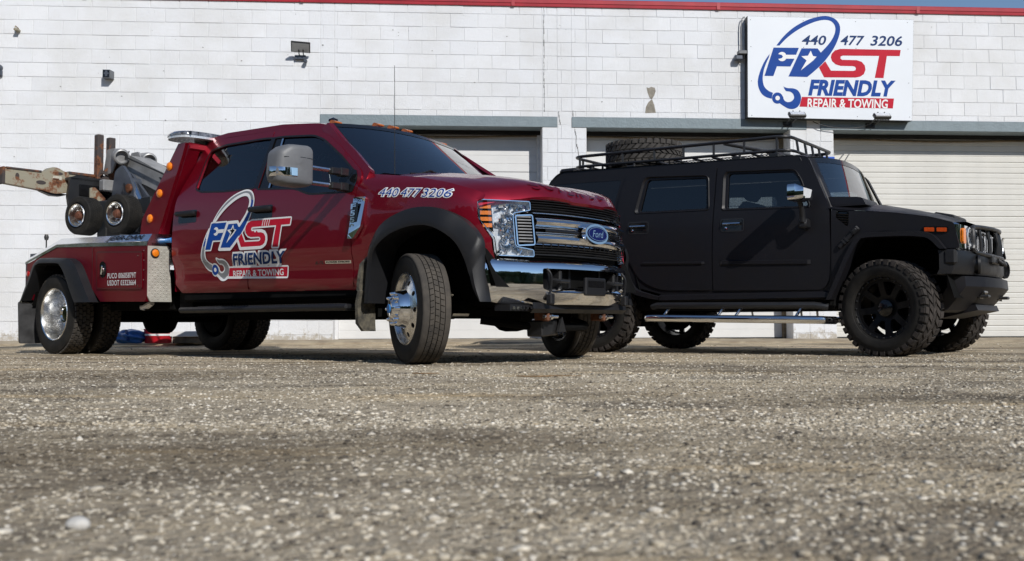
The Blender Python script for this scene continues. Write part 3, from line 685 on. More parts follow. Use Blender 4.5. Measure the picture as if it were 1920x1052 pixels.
# two floodlights on arms below the sign
def flood(x, z, label):
    t = on_wall('floodlight', label, 'floodlight', x, z, 'floodlights on arms under the sign')
    T = Matrix.Translation((0, -.42, -.045)) @ Matrix.Rotation(R(-50), 4, 'X')
    b = MB(); b.box(-.125, .125, -.03, .025, -.05, .05, T, .01); b.build('lamp_head', M['steelblk'], t, 0)
    b = MB()
    for i in range(9): b.box(-.1 + i * .0245, -.1 + i * .0245 + .006, .025, .045, -.048, .048, T)
    b.build('cooling_fin', M['steelblk'], t, 0, stuff=True)
    MB().box(-.105, .105, -.034, -.029, -.04, .04, T).build('lamp_glass', M['lensbg'], t, 0)
    b = MB(); b.tube([(-.05, -.40, .02), (-.05, -.28, -.06), (-.04, -.05, -.10), (-.04, .02, -.10)], .009, 6); b.tube([(.05, -.40, .02), (.05, -.28, -.06), (.04, -.05, -.10), (.04, .02, -.10)], .009, 6); b.box(-.07, .07, -.02, .008, -.14, -.06, None, .004); b.build('arm', M['steelblk'], t)
flood(4.10, 3.34, 'black finned floodlight on arm under the sign, below the hook of the logo')
flood(5.36, 3.335, 'black finned floodlight on arm under the sign, below the end of the word TOWING')
t = on_wall('junction_box', 'grey electrical box and photocell clamped to edge of the sign with conduit above', 'junction box', 3.44, 4.26)
MB().box(-.10, .03, -.14, -.04, -.005, .05, None, .008).build('box', M['greyplastic'], t, 0)
MB().box(-.14, -.03, -.12, -.02, -.085, -.015, None, .012).build('photocell', M['wreckerd'], t, 0)
MB().tube(crom([(-.03, -.06, .04), (-.032, -.055, .2), (-.03, -.05, .45), (-.01, -.05, .55), (.03, -.05, .57)], 4), .008, 6).build('conduit', M['wrecker'], t)
MB().tube(crom([(-.02, -.08, -.01), (-.005, -.1, -.06), (.02, -.09, -.05), (.015, -.08, -.01)], 4), .006, 6).build('wire', M['cable'], t)
o = MB().tube(crom([(4.47, -.05, 3.28), (4.6, -.08, 3.22), (4.9, -.07, 3.18), (5.2, -.06, 3.20), (5.30, -.10, 3.24)], 6), .006, 6).build('loose_wire', M['cable']); o.location = (0, 14.633, 0); o.rotation_euler = (0, 0, WALL_YAW); tag(o, 'thin black wire sagging under the sign between the two floodlights', 'wire')
# flat LED light over the truck cab
t = on_wall('wall_light', 'flat square LED light tilted out from the wall above the red truck cab', 'wall light', -3.02, 4.19)
T = Matrix.Translation((0, -.16, .055)) @ Matrix.Rotation(R(-30), 4, 'X') @ Matrix.Rotation(R(6), 4, 'Z')
b = MB(); b.box(-.135, .135, -.10, .10, -.012, .016, T, .006); b.build('lamp_head', M['steelblk'], t, 0)
MB().box(-.12, .12, -.085, .085, -.0145, -.0115, T).build('lamp_glass', mat('frosted_lamp_glass', (.42, .43, .44), .3, var=.15, vscale=30), t, 0)
b = MB(); b.tube([(-.03, -.14, .04), (-.03, -.10, -.03), (-.03, 0, -.03)], .008, 6); b.tube([(.03, -.14, .04), (.03, -.10, -.03), (.03, 0, -.03)], .008, 6); b.build('bracket', M['cable'], t)
b = MB(); b.box(-.10, .06, -.05, 0, -.09, -.03, None, .006); b.box(.05, .10, -.09, -.03, -.13, -.09, Matrix.Rotation(R(10), 4, 'Y'), .006); b.build('motion_sensor', M['wreckerd'], t, 0)
t = on_wall('wall_pack', 'small grey box lamp with black louvred front on the plain wall above the boom', 'wall light', -5.72, 3.835)
b = MB(); b.prism([(-.055, -.13), (.045, -.13), (.065, 0), (-.055, 0)], lambda u, v, w: (u, v, w), -.06, .055); b.build('housing', mat('grey_cast_housing', (.13, .14, .155), .5, var=.2), t, 0)
b = MB(); b.box(-.05, .04, -.135, -.129, -.052, .048); b.build('dark_opening', M['gloss'], t, 0)
b = MB(); b.box(-.018, .012, -.142, -.134, -.04, .038); b.box(-.036, .030, -.141, -.134, -.012, .012); b.build('louvre', M['wreckerd'], t, 0)
t = on_wall('wall_anchor', 'rusty bent bracket stub sticking out of the wall near the roof line', 'bracket', -6.985, 4.46)
b = MB(); b.tube([(0, 0, .03), (-.02, -.06, .05), (-.01, -.1, .0), (.02, -.06, -.01), (.01, 0, -.02)], .008, 6); b.box(-.03, .03, -.10, 0, -.02, .01, None, .004); b.build('hook', M['rustbar'], t)
t = on_wall('camera_dome', 'round dark wall fitting cut by the left edge of the photo', 'wall fitting', -7.235, 3.92)
b = MB(); b.lathe([(0, .05), (.05, .05), (.09, .035), (.10, 0)], 16); b.box(-.04, .05, -.05, 0, -.12, -.03, None, .01); b.build('housing', M['wreckerd'], t)
t = on_wall('small_sign', 'small blue plate on the white pier just behind the black wagon', 'sign', 4.66, 2.64)
MB().box(-.15, .15, -.006, .0, -.12, .125, None, .002).build('plate', mat('blue_plate', (.02, .10, .52), .4, var=.1), t, 0)
MB().box(-.10, .10, -.008, -.0062, -.10, -.075).build('print', M['white'], t, 0)
# odds and ends by the wall, seen under the truck
def at_wall(name, label, cat, x, d, group=None):
    p = Matrix.Rotation(WALL_YAW, 3, 'Z') @ Vector((x, -d, .055)) + Vector((0, 14.633, 0)); p.z = .055
    return thing(name, label, cat, p, WALL_YAW, group)
t = at_wall('plastic_bag', 'crumpled blue plastic bundle on the ground behind the rear wheels', 'bag', -5.10, .9)
bm = bmesh.new(); bmesh.ops.create_icosphere(bm, subdivisions=4, radius=1)
for v in bm.verts:
    n_ = math.sin(v.co.x * 7 + 2 * math.sin(v.co.y * 5)) * .10 + math.sin(v.co.z * 9 + v.co.x * 4) * .08
    v.co = Vector((v.co.x * .23 * (1 + n_), v.co.y * .16 * (1 + n_), max(0, .085 + v.co.z * .095 * (1 + n_))))
me = bpy.data.meshes.new('sack'); bm.to_mesh(me); bm.free(); me.shade_smooth(); me.materials.append(mat('blue_polythene', (.03, .14, .42), .4, var=.4, vscale=6)); ob = bpy.data.objects.new('sack', me); COL.objects.link(ob); ob.parent = t
b = MB(); b.tube(crom([(-.03, -.1, .17), (.0, -.15, .12), (.02, -.17, .04)], 5), .02, 6); b.build('knot', M['navy'], t)
t = at_wall('red_tub', 'low red plastic tub with a white band standing behind the truck', 'tub', -4.76, .85)
b = MB(); T = Matrix.Rotation(R(90), 4, 'X')
b.lathe([(0, .155), (.004, .17), (.17, .18), (.18, .186), (.19, .186), (.19, .17), (.02, .16)], 32, Matrix.Rotation(R(-90), 4, 'X')); b.build('tub', mat('red_plastic', (.45, .01, .02), .35, var=.1), t)
b = MB(); b.lathe([(.10, .1785), (.125, .180), (.125, .1765), (.10, .175)], 32, Matrix.Rotation(R(-90), 4, 'X')); b.build('band', M['white'], t)
t = at_wall('timber_offcut', 'dark timber block lying on the ground beside the red tub', 'timber', -4.38, .75)
MB().box(-.20, .20, -.1, .1, 0, .085, Matrix.Rotation(R(5), 4, 'Z'), .006).build('block', M['tan'], t, 0)
t = at_wall('white_board', 'white board lying across the dark timber block under the truck', 'board', -4.38, .75); t.location.z += .088
MB().box(-.24, .20, -.14, .14, 0, .07, Matrix.Rotation(R(4), 4, 'Z'), .004).build('board', M['door'], t, 0)

# trees across the road behind the camera, mirrored in the chrome
b = MB(); r = random.Random(4)
bm = bmesh.new(); bmesh.ops.create_icosphere(bm, subdivisions=2, radius=1); iv = [v.co.copy() for v in bm.verts]; jf = [tuple(v.index for v in f.verts) for f in bm.faces]; bm.free()
for i in range(200):
    x = r.uniform(-90, 110); y = r.uniform(-52, -34); h = r.uniform(9, 15)
    if i > 90: x, y, h = (r.uniform(50, 66), r.uniform(-40, 60), r.uniform(4, 6)) if i % 2 else (r.uniform(-66, -50), r.uniform(-40, 60), r.uniform(7, 10))  # unseen side rows, added and sized for reflections in paint and chrome
    for k in range(7):
        c = Vector((x + r.uniform(-2, 2), y + r.uniform(-2, 2), h * r.uniform(.12, .95))); s = r.uniform(1.8, 3.6)
        b.add([c + v * s * r.uniform(.72, 1.1) for v in iv], jf)
    b.tube([(x, y, 0), (x, y, h * .6)], [.3, .15], 6)
o = b.build('treeline', mat('tree_foliage', (.05, .075, .025), .9, var=.6, vscale=1.2), None, 0); o['kind'] = 'stuff'
# ------------------------------------------------------------------ wheels
def tyre(name, prof, m, parent, blocks=None, n=56, tm=None, ribs=None):
    """prof: closed (axial, radius) section; blocks: tread lugs as (a0, a1, r0, r1, count, fill, phase, skew)"""
    b = MB(); b.lathe(prof, n, closed=True); t_ = b.build(name, M['rubber'], parent, 30); b = MB()
    if ribs: b.lathe(ribs, n)
    for a0, a1, r0, r1, cnt, fill, ph, sk in (blocks or []):
        w = 2 * math.pi / cnt
        for k in range(cnt):
            c = (k + ph) * w; h = w * fill / 2; vs = []
            for rr, g in ((r0, 1.0), (r1, .93)):
                for (a, s) in ((a0 + (0 if rr == r0 else .0015), -1), (a1 - (0 if rr == r0 else .0015), 1)):
                    for q in (-1, 0, 1):
                        t = c + q * h * g + s * sk * w; vs.append((rr * math.cos(t), -a, rr * math.sin(t)))
            b.add(vs, [(6, 7, 10, 9), (7, 8, 11, 10), (0, 1, 7, 6), (1, 2, 8, 7), (3, 9, 10, 4), (4, 10, 11, 5), (0, 6, 9, 3), (2, 5, 11, 8)])
    if b.v: b.build('tread', m, parent, 30)
    return t_
def sidewall(Rr, rim, W, drop=.012):
    """half section of a tyre carcass from the tread edge to the bead, axial = +"""
    h = W / 2
    return [(h * .80, Rr), (h * .93, Rr - drop * .6), (h * .985, Rr - drop * 2.2), (h * 1.0, Rr - drop * 3), (h * 1.03, rim + (Rr - rim) * .55), (h * 1.035, rim + (Rr - rim) * .50), (h * 1.0, rim + (Rr - rim) * .25), (h * .93, rim + .014), (h * .90, rim + .012), (h * .86, rim), (h * .6, rim - .004)]
def closed_prof(half, tread=()):
    return half[::-1] + list(tread) + [(-a, r) for a, r in half]
def rib_tread(hw, Rr, grooves=4, d=.011, gw=.009):
    out = []; step = 2 * hw / (grooves + 1); a = hw
    for g in range(grooves):
        c = hw - step * (g + 1); out += [(c + gw / 2, Rr + .001), (c + gw / 2 - .001, Rr - d), (c - gw / 2 + .001, Rr - d), (c - gw / 2, Rr + .001)]
    return out
def face_disc(b, prof, holes, rmax, rmin, depth, n=64):
    """wheel disc: annulus with openings, following axial = prof(r)"""
    F = lambda u, v: (u, -prof(math.hypot(u, v)), v)
    panel(b, circ(0, 0, rmax, n), F, list(holes) + ([circ(0, 0, rmin, 24)] if rmin else []), .035, depth, (0, 1, 0))

def truck_front_wheel(parent):
    b = MB(); b.lathe([(.105, .268), (.112, .262), (.108, .252), (.095, .247), (.082, .240), (.0, .235), (-.10, .247), (-.105, .262)], 56)
    prof = lambda r: np.interp(r, [.08, .125, .15, .19, .225, .242], [.118, .118, .112, .100, .086, .080])
    face_disc(b, prof, [circ(.195 * math.cos(t), .195 * math.sin(t), .019, 14) for t in np.arange(10) * 2 * math.pi / 10 + .15], .242, .05, .012)
    w = b.build('wheel', M['alloy'], parent, 30)
    h = .1125; tyre('tyre', closed_prof(sidewall(.3935, .250, .225)), M['dusty'], w, blocks=[(a - h * .148, a + h * .148, .392, .4055, 58, .93, ph_, sk_) for a, ph_, sk_ in ((0, 0, .10), (h * .345, .4, -.10), (-h * .345, .6, .10))], ribs=[(h * .95, .390), (h * .92, .399), (h * .84, .4045), (h * .54, .405), (h * .535, .394), (-h * .535, .394), (-h * .54, .405), (-h * .84, .4045), (-h * .92, .399), (-h * .95, .390)])
    b = MB(); b.lathe([(.112, .145), (.122, .140), (.150, .132), (.178, .126), (.186, .118), (.186, .095), (.175, .086), (.210, .076), (.226, .060), (.228, .03), (.228, 0)], 40); b.build('hub', M['chrome'], w, 40)
    MB().lathe([(.229, .034), (.233, .032), (.233, .0)], 24).build('hub_cap', M['bluehose'], w)
    nut = None
    for k in range(8):
        t = k * math.pi / 4 + .2
        if nut is None:
            b = MB(); b.lathe([(0, .020), (.012, .016), (.026, .014), (.034, .009), (.036, 0)], 12); nut = b.build('lug_nut', M['chrome'], w); o = nut
        else: o = bpy.data.objects.new('lug_nut', nut.data); COL.objects.link(o); o.parent = w
        o.location = (.108 * math.cos(t), -.186, .108 * math.sin(t))
    MB().lathe([(-.09, 0), (-.09, .19), (-.03, .19), (-.03, 0)], 32).build('brake_drum', M['dark'], w)
    return w
def truck_rear_wheel(parent):
    """dual wheel: origin on the outer tyre's centre plane"""
    b = MB(); b.lathe([(.104, .268), (.112, .262), (.106, .252), (.094, .248), (.06, .240), (.0, .234), (-.115, .228), (-.130, .222)], 56)
    prof = lambda r: np.interp(r, [.08, .13, .16, .225], [-.115, -.115, -.125, -.128])
    face_disc(b, prof, [circ(.188 * math.cos(t), .188 * math.sin(t), .020, 14) for t in np.arange(8) * 2 * math.pi / 8 + .1], .226, .05, .012)
    w = b.build('wheel', M['alloy'], parent, 30)
    half = sidewall(.392, .250, .225); body = closed_prof(half, [(.0, .392)])
    L = .0755; bl = []
    rows = 5; ww = 2 * .098 / rows
    for k in range(rows):
        a = -.098 + k * ww; bl.append((a + .0025, a + ww - .0025, .387, .406, 44, .80, .5 * (k % 2), .08 * (1 if k % 2 else -1)))
    t = tyre('tyre', body, M['dusty'], w, bl)
    for c_ in [x for x in w.children if x.name.startswith(('tyre', 'tread'))]:
        o = bpy.data.objects.new(c_.name.split('.')[0], c_.data); COL.objects.link(o); o.parent = w; o.location = (0, .30, 0)
    MB().lathe([(-.40, .235), (-.11, .235)], 40).build('inner_rim', M['dark'], w)
    b = MB(); b.lathe([(-.125, .118), (-.10, .115), (-.095, .100), (-.05, .098), (-.005, .090), (.003, .082), (.003, .062), (-.005, .058), (-.005, 0)], 36); b.build('hub', M['chrome'], w, 40)
    b = MB(); b.lathe([(-.124, .152), (-.11, .150), (-.106, .118)], 40); b.build('trim_ring', M['chrome'], w)
    nut = None
    for k in range(10):
        t2 = k * math.pi / 5
        if nut is None:
            b = MB(); b.lathe([(-.11, .018), (-.095, .015), (-.078, .013), (-.070, .007), (-.069, 0)], 10); nut = b.build('lug_nut', M['chrome'], w); o = nut
        else: o = bpy.data.objects.new('lug_nut', nut.data); COL.objects.link(o); o.parent = w
        o.location = (.135 * math.cos(t2), 0, .135 * math.sin(t2))
    MB().lathe([(-.42, 0), (-.42, .2), (-.2, .2), (-.2, 0)], 32).build('brake_drum', M['dark'], w)
    return w

# ------------------------------------------------------------------ red tow truck (x forward, y to its left, z up; origin on the ground under the front axle)
TYAW = 0.6694
TRK = thing('tow_truck', 'ruby red crew cab tow truck with grey wheel lift boom and towing logo on door', 'tow truck', (-0.0986, 8.2117, 0), -TYAW)
P_ = M['paint']
_zk = [.50, .57, .60, .640, .655, .668, .700, .785, .805, .850, .90, 1.0, 1.15, 1.28, 1.38, 1.42, 2.2]
_yk = [.93, .962, .975, .996, .996, .982, .982, .990, .996, 1.016, 1.020, 1.020, 1.014, 1.004, .994, .984, .984 - .36 * .78]
_zf = np.linspace(.5, 2.1, 161); _yf = np.interp(_zf, _zk, _yk); _yf = np.convolve(np.pad(_yf, 2, 'edge'), np.ones(5) / 5, 'valid')
def tside(x, z):
    y = float(np.interp(z + .016 * (x + 1.3), _zf, _yf))
    if x > .28: y -= .26 * ((min(x, .68) - .28) / .45) ** 2
    if x > -.75 and z < 1.32: y += .018 * max(0, min(1, (x + .75) / .3)) * math.sin(math.pi * max(0, min(1, (z - .9) / .45)))
    return y
def TF(s, off=0.0): return lambda u, v, *k: (u, s * (tside(u, v) + off + (k[0] * .00003 if k else 0)), v)
REAR_WIN = rnd([(-2.80, 1.53), (-2.785, 1.79), (-2.755, 1.895), (-2.55, 1.928), (-2.0, 1.922), (-1.87, 1.912), (-1.90, 1.46), (-2.34, 1.468), (-2.69, 1.492)], .035)
FRONT_WIN = rnd([(-1.855, 1.912), (-1.70, 1.905), (-1.32, 1.868), (-1.17, 1.812), (-.894, 1.640), (-.648, 1.462), (-.634, 1.404), (-.672, 1.325), (-.933, 1.335), (-1.182, 1.346), (-1.36, 1.410), (-1.875, 1.448)], [.03, .03, .05, .05, .02, .02, .02, .03, .02, .06, .08, .02])
REAR_DOOR = rnd([(-2.985, .600), (-3.035, .66), (-3.064, 1.0), (-3.062, 1.34), (-3.03, 1.55), (-2.945, 1.72), (-2.90, 1.925), (-2.80, 1.985), (-2.5, 1.990), (-1.885, 1.975), (-1.90, 1.75), (-1.925, 1.43), (-1.967, 1.18), (-1.985, .59)], [.05, .05, .1, .1, .1, .05, .05, .08, .05, .01, .05, .05, .05, .03])
FRONT_DOOR = rnd([(-1.975, .59), (-1.957, 1.18), (-1.915, 1.43), (-1.89, 1.75), (-1.875, 1.975), (-1.335, 1.925), (-1.15, 1.862), (-.96, 1.740), (-.62, 1.498), (-.585, 1.44), (-.622, 1.326), (-.634, 1.19), (-.655, .96), (-.668, .575)], [.03, .05, .05, .05, .01, .05, .05, .03, .05, .04, .05, .05, .05, .03])
CABSIDE = rnd([(-3.0, .585), (-3.05, .66), (-3.075, 1.0), (-3.072, 1.35), (-3.04, 1.55), (-2.955, 1.73), (-2.915, 1.95), (-2.82, 2.03), (-2.2, 2.035), (-1.80, 2.018), (-1.32, 1.972), (-1.11, 1.905), (-.76, 1.672), (-.52, 1.492), (-.55, 1.38), (-.62, 1.0), (-.66, .56)], .02)
def window_set(s, win, nm, par, m, F, dz=.012):
    g = MB(); flat(g, win, F(s, -.016), step=.09); o = g.build(nm, m, par)
    return o
for s in (-1, 1):
    b = MB(); panel(b, CABSIDE, TF(s, -.012), [REAR_WIN, FRONT_WIN], .08, .05, (0, -s, 0)); b.build('cab_side', P_, TRK)
    for nm, ol, wn, lb in (('door', REAR_DOOR, REAR_WIN, None), ('door', FRONT_DOOR, FRONT_WIN, None)):
        b = MB(); panel(b, ol, TF(s), [wn], .055, .016, (0, -s, 0)); d = b.build(nm, P_, TRK)
        window_set(s, wn, 'window', d, M['tint'], TF)
        c = (sum(p[0] for p in wn) / len(wn), sum(p[1] for p in wn) / len(wn))
        b = MB(); stroke(b, wn, .016, lambda u, v, k: (u, s * (tside(u, v) + .0012 + k * .000004), v)); b.build('window_seal', M['plastic'], d, 0)
        # pull handle in its cup
        hx, hz = (-2.84, 1.282) if wn is REAR_WIN else (-1.765, 1.246)
        b = MB(); flat(b, rnd([(hx - .14, hz - .062), (hx + .14, hz - .066), (hx + .14, hz + .050), (hx - .14, hz + .054)], .02), TF(s, .0012)); hb = b.build('handle_cup', M['gloss'], d, 0)
        b = MB(); b.tube([(hx - .135, s * (tside(hx, hz) + .012), hz + .024), (hx - .12, s * (tside(hx, hz) + .034), hz + .022), (hx + .10, s * (tside(hx, hz) + .034), hz + .016), (hx + .135, s * (tside(hx, hz) + .010), hz + .016)], [.020, .024, .026, .022], 10); b.build('handle', M['plastic'], hb)
    # black pillar trim between the windows
    b = MB(); flat(b, [(-1.925, 1.463), (-1.888, 1.920), (-1.838, 1.914), (-1.862, 1.449)], TF(s, .0022)); b.build('pillar_trim', M['gloss'], TRK, 0)
    b = MB(); flat(b, [(-1.868, 1.448), (-1.853, 1.910), (-1.745, 1.905), (-1.722, 1.446)], TF(s, -.008)); b.build('pillar_trim', M['gloss'], TRK, 0)
    # bright run channel at the rear of the front window
    b = MB(); stroke(b, [(-1.742, 1.90), (-1.722, 1.447)], .022, TF(s, -.006), False); b.build('window_channel', M['steel'], TRK, 0)
# roof
def roofz(x, y): return float(np.interp(x, [-3.0, -2.9, -2.6, -1.8, -1.35, -1.18], [1.99, 2.035, 2.06, 2.04, 1.995, 1.955])) + .05 * (1 - (abs(y) / .79) ** 2.2) - .014
b = MB(); b.grid([[(x, y, roofz(x, y) - .045 * (abs(y) > .765)) for y in [-.772, -.760] + list(np.linspace(-.745, .745, 19)) + [.760, .772]] for x in np.linspace(-2.98, -1.18, 24)]); b.build('roof', P_, TRK)
b = MB(); b.grid([[(x, y, z) for y in np.linspace(-.98, .98, 9)] for x, z in ((-3.06, .6), (-3.07, 1.4))] + [[(-2.98, y * .8, roofz(-2.98, y * .8)) for y in np.linspace(-.98, .98, 9)]]); b.build('cab_back', P_, TRK)
# windscreen: near-side lower corner (-.50, -.86, 1.47), upper (-1.13, -.755, 1.93), bowed forward
def wsc(u, v):      # u across -1..1, v up 0..1
    x0, z0, y0 = -.56, 1.462, .905; x1, z1, y1 = -1.175, 1.945, .77
    bow = 1 - u * u
    return (x0 + (x1 - x0) * v + bow * (.26 * (1 - v) + .10 * v) * .55, u * (y0 + (y1 - y0) * v), z0 + (z1 - z0) * v + bow * (.0 * (1 - v) + .045 * v))
MB().grid([[wsc(u, v) for u in np.linspace(-.97, .97, 17)] for v in np.linspace(0, 1, 9)]).build('windscreen', M['wind'], TRK)
b = MB()
for s in (-1, 1): b.grid([[wsc(s * u, v) for u in (.935, .985, 1.01)] for v in np.linspace(-.02, 1, 9)])
b.grid([[(wsc(u, v)[0], wsc(u, v)[1], wsc(u, v)[2] + .004) for u in np.linspace(-1, 1, 17)] for v in (.955, 1.0, 1.03)]); b.build('windscreen_frame', M['gloss'], TRK)
for s in (-1, 1):     # A pillar
    b = MB(); b.grid([[Vector(wsc(s * 1.0, v)) + Vector((.02, -s * .02, .004)), Vector(wsc(s * 1.0, v)) + Vector((0, s * .025, .008)), (wsc(s, v)[0] - .08, s * (tside(wsc(s, v)[0] - .08, wsc(s, v)[2] - .03) - .010), wsc(s, v)[2] - .03)] for v in np.linspace(-.04, 1.02, 10)]); b.build('pillar', P_, TRK, 60)
# amber roof marker lights and aerials
for x, y, z in [(-1.235, -.66, 1.985), (-1.22, -.18, 2.035), (-1.215, .0, 2.04), (-1.22, .18, 2.035), (-1.235, .66, 1.985)]:
    b = MB(); b.prism(rnd([(-.075, 0), (.06, 0), (.045, .022), (-.03, .042), (-.065, .03)], .012), lambda u, v, w: (x + u * .62, y + w, z + v * .75 - .006), -.036, .036); b.build('marker_light', M['amberd'], TRK, 50)
MB().tube([(-.50, -.70, 1.47), (-.505, -.70, 2.35)], [.0035, .0018], 6).build('aerial', M['cable'], TRK)
b = MB(); b.lathe([(0, .045), (.015, .04), (.03, .012), (.032, 0)], 16, Matrix.Translation((-1.45, -.5, 2.055)) @ Matrix.Rotation(R(-90), 4, 'X')); b.build('roof_aerial', M['gloss'], TRK)
# wipers and cowl
b = MB(); b.grid([[(wsc(u, 0)[0] + d, wsc(u, 0)[1], wsc(u, 0)[2] + h) for u in np.linspace(-1, 1, 15)] for d, h in ((0.0, -.03), (.05, -.02), (.14, -.005))]); b.build('cowl', M['plastic'], TRK)
for s, u0 in ((1, -.55), (1, .25)):
    b = MB(); a = [Vector(wsc(u0, .02)) + Vector((.03, 0, .02)), Vector(wsc(u0 + .28, .07)) + Vector((.03, 0, .02)), Vector(wsc(u0 + .58, .10)) + Vector((.03, 0, .015))]; b.tube([a[0], a[0] * .5 + a[1] * .5 + Vector((.02, 0, .03)), a[1]], .011, 6); b.tube([Vector(wsc(u0 - .05, .05)) + Vector((.02, 0, .015)), a[1], a[2]], .008, 6); b.build('wiper', M['plastic'], TRK)
# cab interior
for x in (-1.75, -2.60):
    for y in (-.42, .42):
        b = MB(); b.box(x - .10, x + .06, y - .25, y + .25, .95, 1.52, Matrix.Translation((x, 0, 1)) @ Matrix.Rotation(R(-10), 4, 'Y') @ Matrix.Translation((-x, 0, -1)), .05); b.box(x - .17, x - .05, y - .13, y + .13, 1.56, 1.75, None, .04); b.box(x - .12, x - .09, y - .03, y + .03, 1.48, 1.58); b.box(x - .05, x + .45, y - .26, y + .26, .90, 1.05, None, .05); b.build('seat', M['seat'], TRK)
b = MB(); b.box(-1.02, -.62, -.88, .88, .95, 1.40, None, .05); b.box(-3.0, -.6, -.93, .93, .62, .70); b.build('dashboard', M['seat'], TRK)
b = MB(); T = Matrix.Translation((-1.12, .42, 1.38)) @ Matrix.Rotation(R(65), 4, 'Y')
b.tube([T @ Vector((.19 * math.cos(t), .19 * math.sin(t), 0)) for t in np.linspace(0, 2 * math.pi, 25)[:-1]], .015, 6, True); b.box(-.18, .18, -.02, .02, -.01, .01, T); b.build('steering_wheel', M['plastic'], TRK)
# front wing
FENDER = rnd([(-.66, .57), (-.647, .96), (-.626, 1.19), (-.614, 1.326), (-.577, 1.44), (-.56, 1.462), (-.30, 1.428), (.0, 1.382), (.3, 1.315), (.52, 1.245), (.575, 1.215), (.580, 1.180), (.552, 1.172), (.556, 1.035), (.628, .895), (.630, .770), (.628, .745), (.575, .80), (.50, .905), (.40, .985), (.28, 1.03), (.14, 1.06), (-.02, 1.045), (-.16, 1.0), (-.28, .91), (-.38, .78), (-.42, .65), (-.44, .57)], [.02, .02, .02, .02, .02, .01, .05, .05, .05, .03, .02, .02, .03, .04, .02, .01, .01, .05, .05, .05, .05, .05, .05, .05, .05, .05, .05, .02])
def fendF(s):
    def f(u, v):
        top = float(np.interp(u, [-.6, -.3, 0, .3, .52, .62], [1.465, 1.428, 1.382, 1.315, 1.245, 1.20])); t = max(0, (v - (top - .09)) / .09)
        return (u, s * (tside(u, v) - .055 * min(1, t) ** 2), v)
    return f
for s in (-1, 1):
    b = MB(); panel(b, FENDER, fendF(s), [], .045, .03, (0, -s, 0)); b.build('wing', P_, TRK)
    # wheel-arch flare: outer edge, crest, lip
    oc_ = crom([(-.50, .45), (-.488, .60), (-.445, .825), (-.297, 1.030), (-.069, 1.125), (.151, 1.143), (.363, 1.100), (.520, 1.010), (.615, .885), (.618, .765), (.635, .60), (.662, .446)], 4)
    ic_ = crom([(-.40, .45), (-.386, .60), (-.343, .818), (-.189, .935), (.01, .994), (.204, .999), (.362, .946), (.470, .845), (.522, .715), (.555, .60), (.578, .53), (.625, .447)], 4)
    def yo(x, z): return tside(min(x, .46), max(z, .8)) - (max(0, x - .46) * .22)
    b = MB(); rows = [[], [], [], [], []]
    for (xo, zo), (xi, zi) in zip(oc_, ic_):
        y_ = yo(xo, zo)
        rows[0].append((xo, s * (y_ - .01), zo)); rows[1].append((xo * .97 + xi * .03, s * (y_ + .035), zo * .97 + zi * .03)); rows[2].append((xo * .35 + xi * .65, s * (y_ + .085), zo * .35 + zi * .65)); rows[3].append((xi, s * (y_ + .080), zi)); rows[4].append((xi, s * (y_ - .16), zi))
    b.grid(rows); b.build('arch_flare', M['plastic'], TRK, 50)
    # inner arch
    b = MB(); b.grid([[(x * 1.0 + .17 * 0, s * y, z) for x, z in [(-.45, .35), (-.43, .70), (-.30, .93), (-.05, 1.06), (.2, 1.07), (.42, .99), (.60, .82), (.72, .55)]] for y in (.93, .35)]); b.box(-.5, .75, s * .34, s * .36, .4, 1.1); b.build('wheel_well', M['dark'], TRK)
    # flexible mud guard behind the wheel
    b = MB(); rr = random.Random(3); cols = []
    for x, z, y0_, y1_ in [(-.37, .95, .90, .84), (-.43, .87, .96, .87), (-.475, .75, 1.07, .90), (-.49, .60, 1.085, .87), (-.49, .55, 1.085, .84), (-.475, .545, 1.09, .88), (-.50, .45, 1.09, .905), (-.50, .30, 1.085, .91), (-.485, .24, 1.04, .92)]:
        cols.append([(x + rr.uniform(-.005, .005), s * (y0_ + (y1_ - y0_) * t), z) for t in (0, .33, .66, 1)] + [(x - .03, s * y1_, z), (x - .03, s * y0_, z)])
    b.grid(cols, True); b.build('mud_guard', M['mud'] if 'M' in globals() and 'mud' in M else M.setdefault('mud', mat('muddy_rubber', (.13, .115, .085), .95, col2=(.045, .042, .035), vscale=14, bump=.012, bscale=26)), TRK, 40)
    # chrome side badge
    b = MB(); panel(b, rnd([(-.624, 1.275), (-.485, 1.268), (-.502, 1.040), (-.581, .950), (-.649, .950), (-.640, .975)], .012), lambda u, v: (u, s * (tside(u, v) + .030 - .10 * (v - 1.1)), v), [], None, .03, (0, -s, 0)); bd = b.build('side_vent', M['chrome'], TRK, 0)
    b = MB(); flat(b, rnd([(-.622, 1.228), (-.545, 1.225), (-.548, 1.045), (-.595, .985), (-.636, .985)], .01), TF(s, .0312)); b.build('vent_recess', M['gloss'], bd, 0)
    if s < 0:
        b = MB(); lettering(b, 'XLT', -.600, 1.242, .075, .018, lambda u, v: (u, -(tside(u, v) + .0315), v), bold=.02); b.build('lettering', M['gloss'], bd, 0)
        for i_, ch_ in enumerate('F550'):
            b = MB(); lettering(b, ch_, -.622 - i_ * .003, 1.178 - i_ * .052, .052, .040, lambda u, v: (u, -(tside(u, v) + .034), v), bold=.03); b.build('lettering', M['steel'], bd, 0)
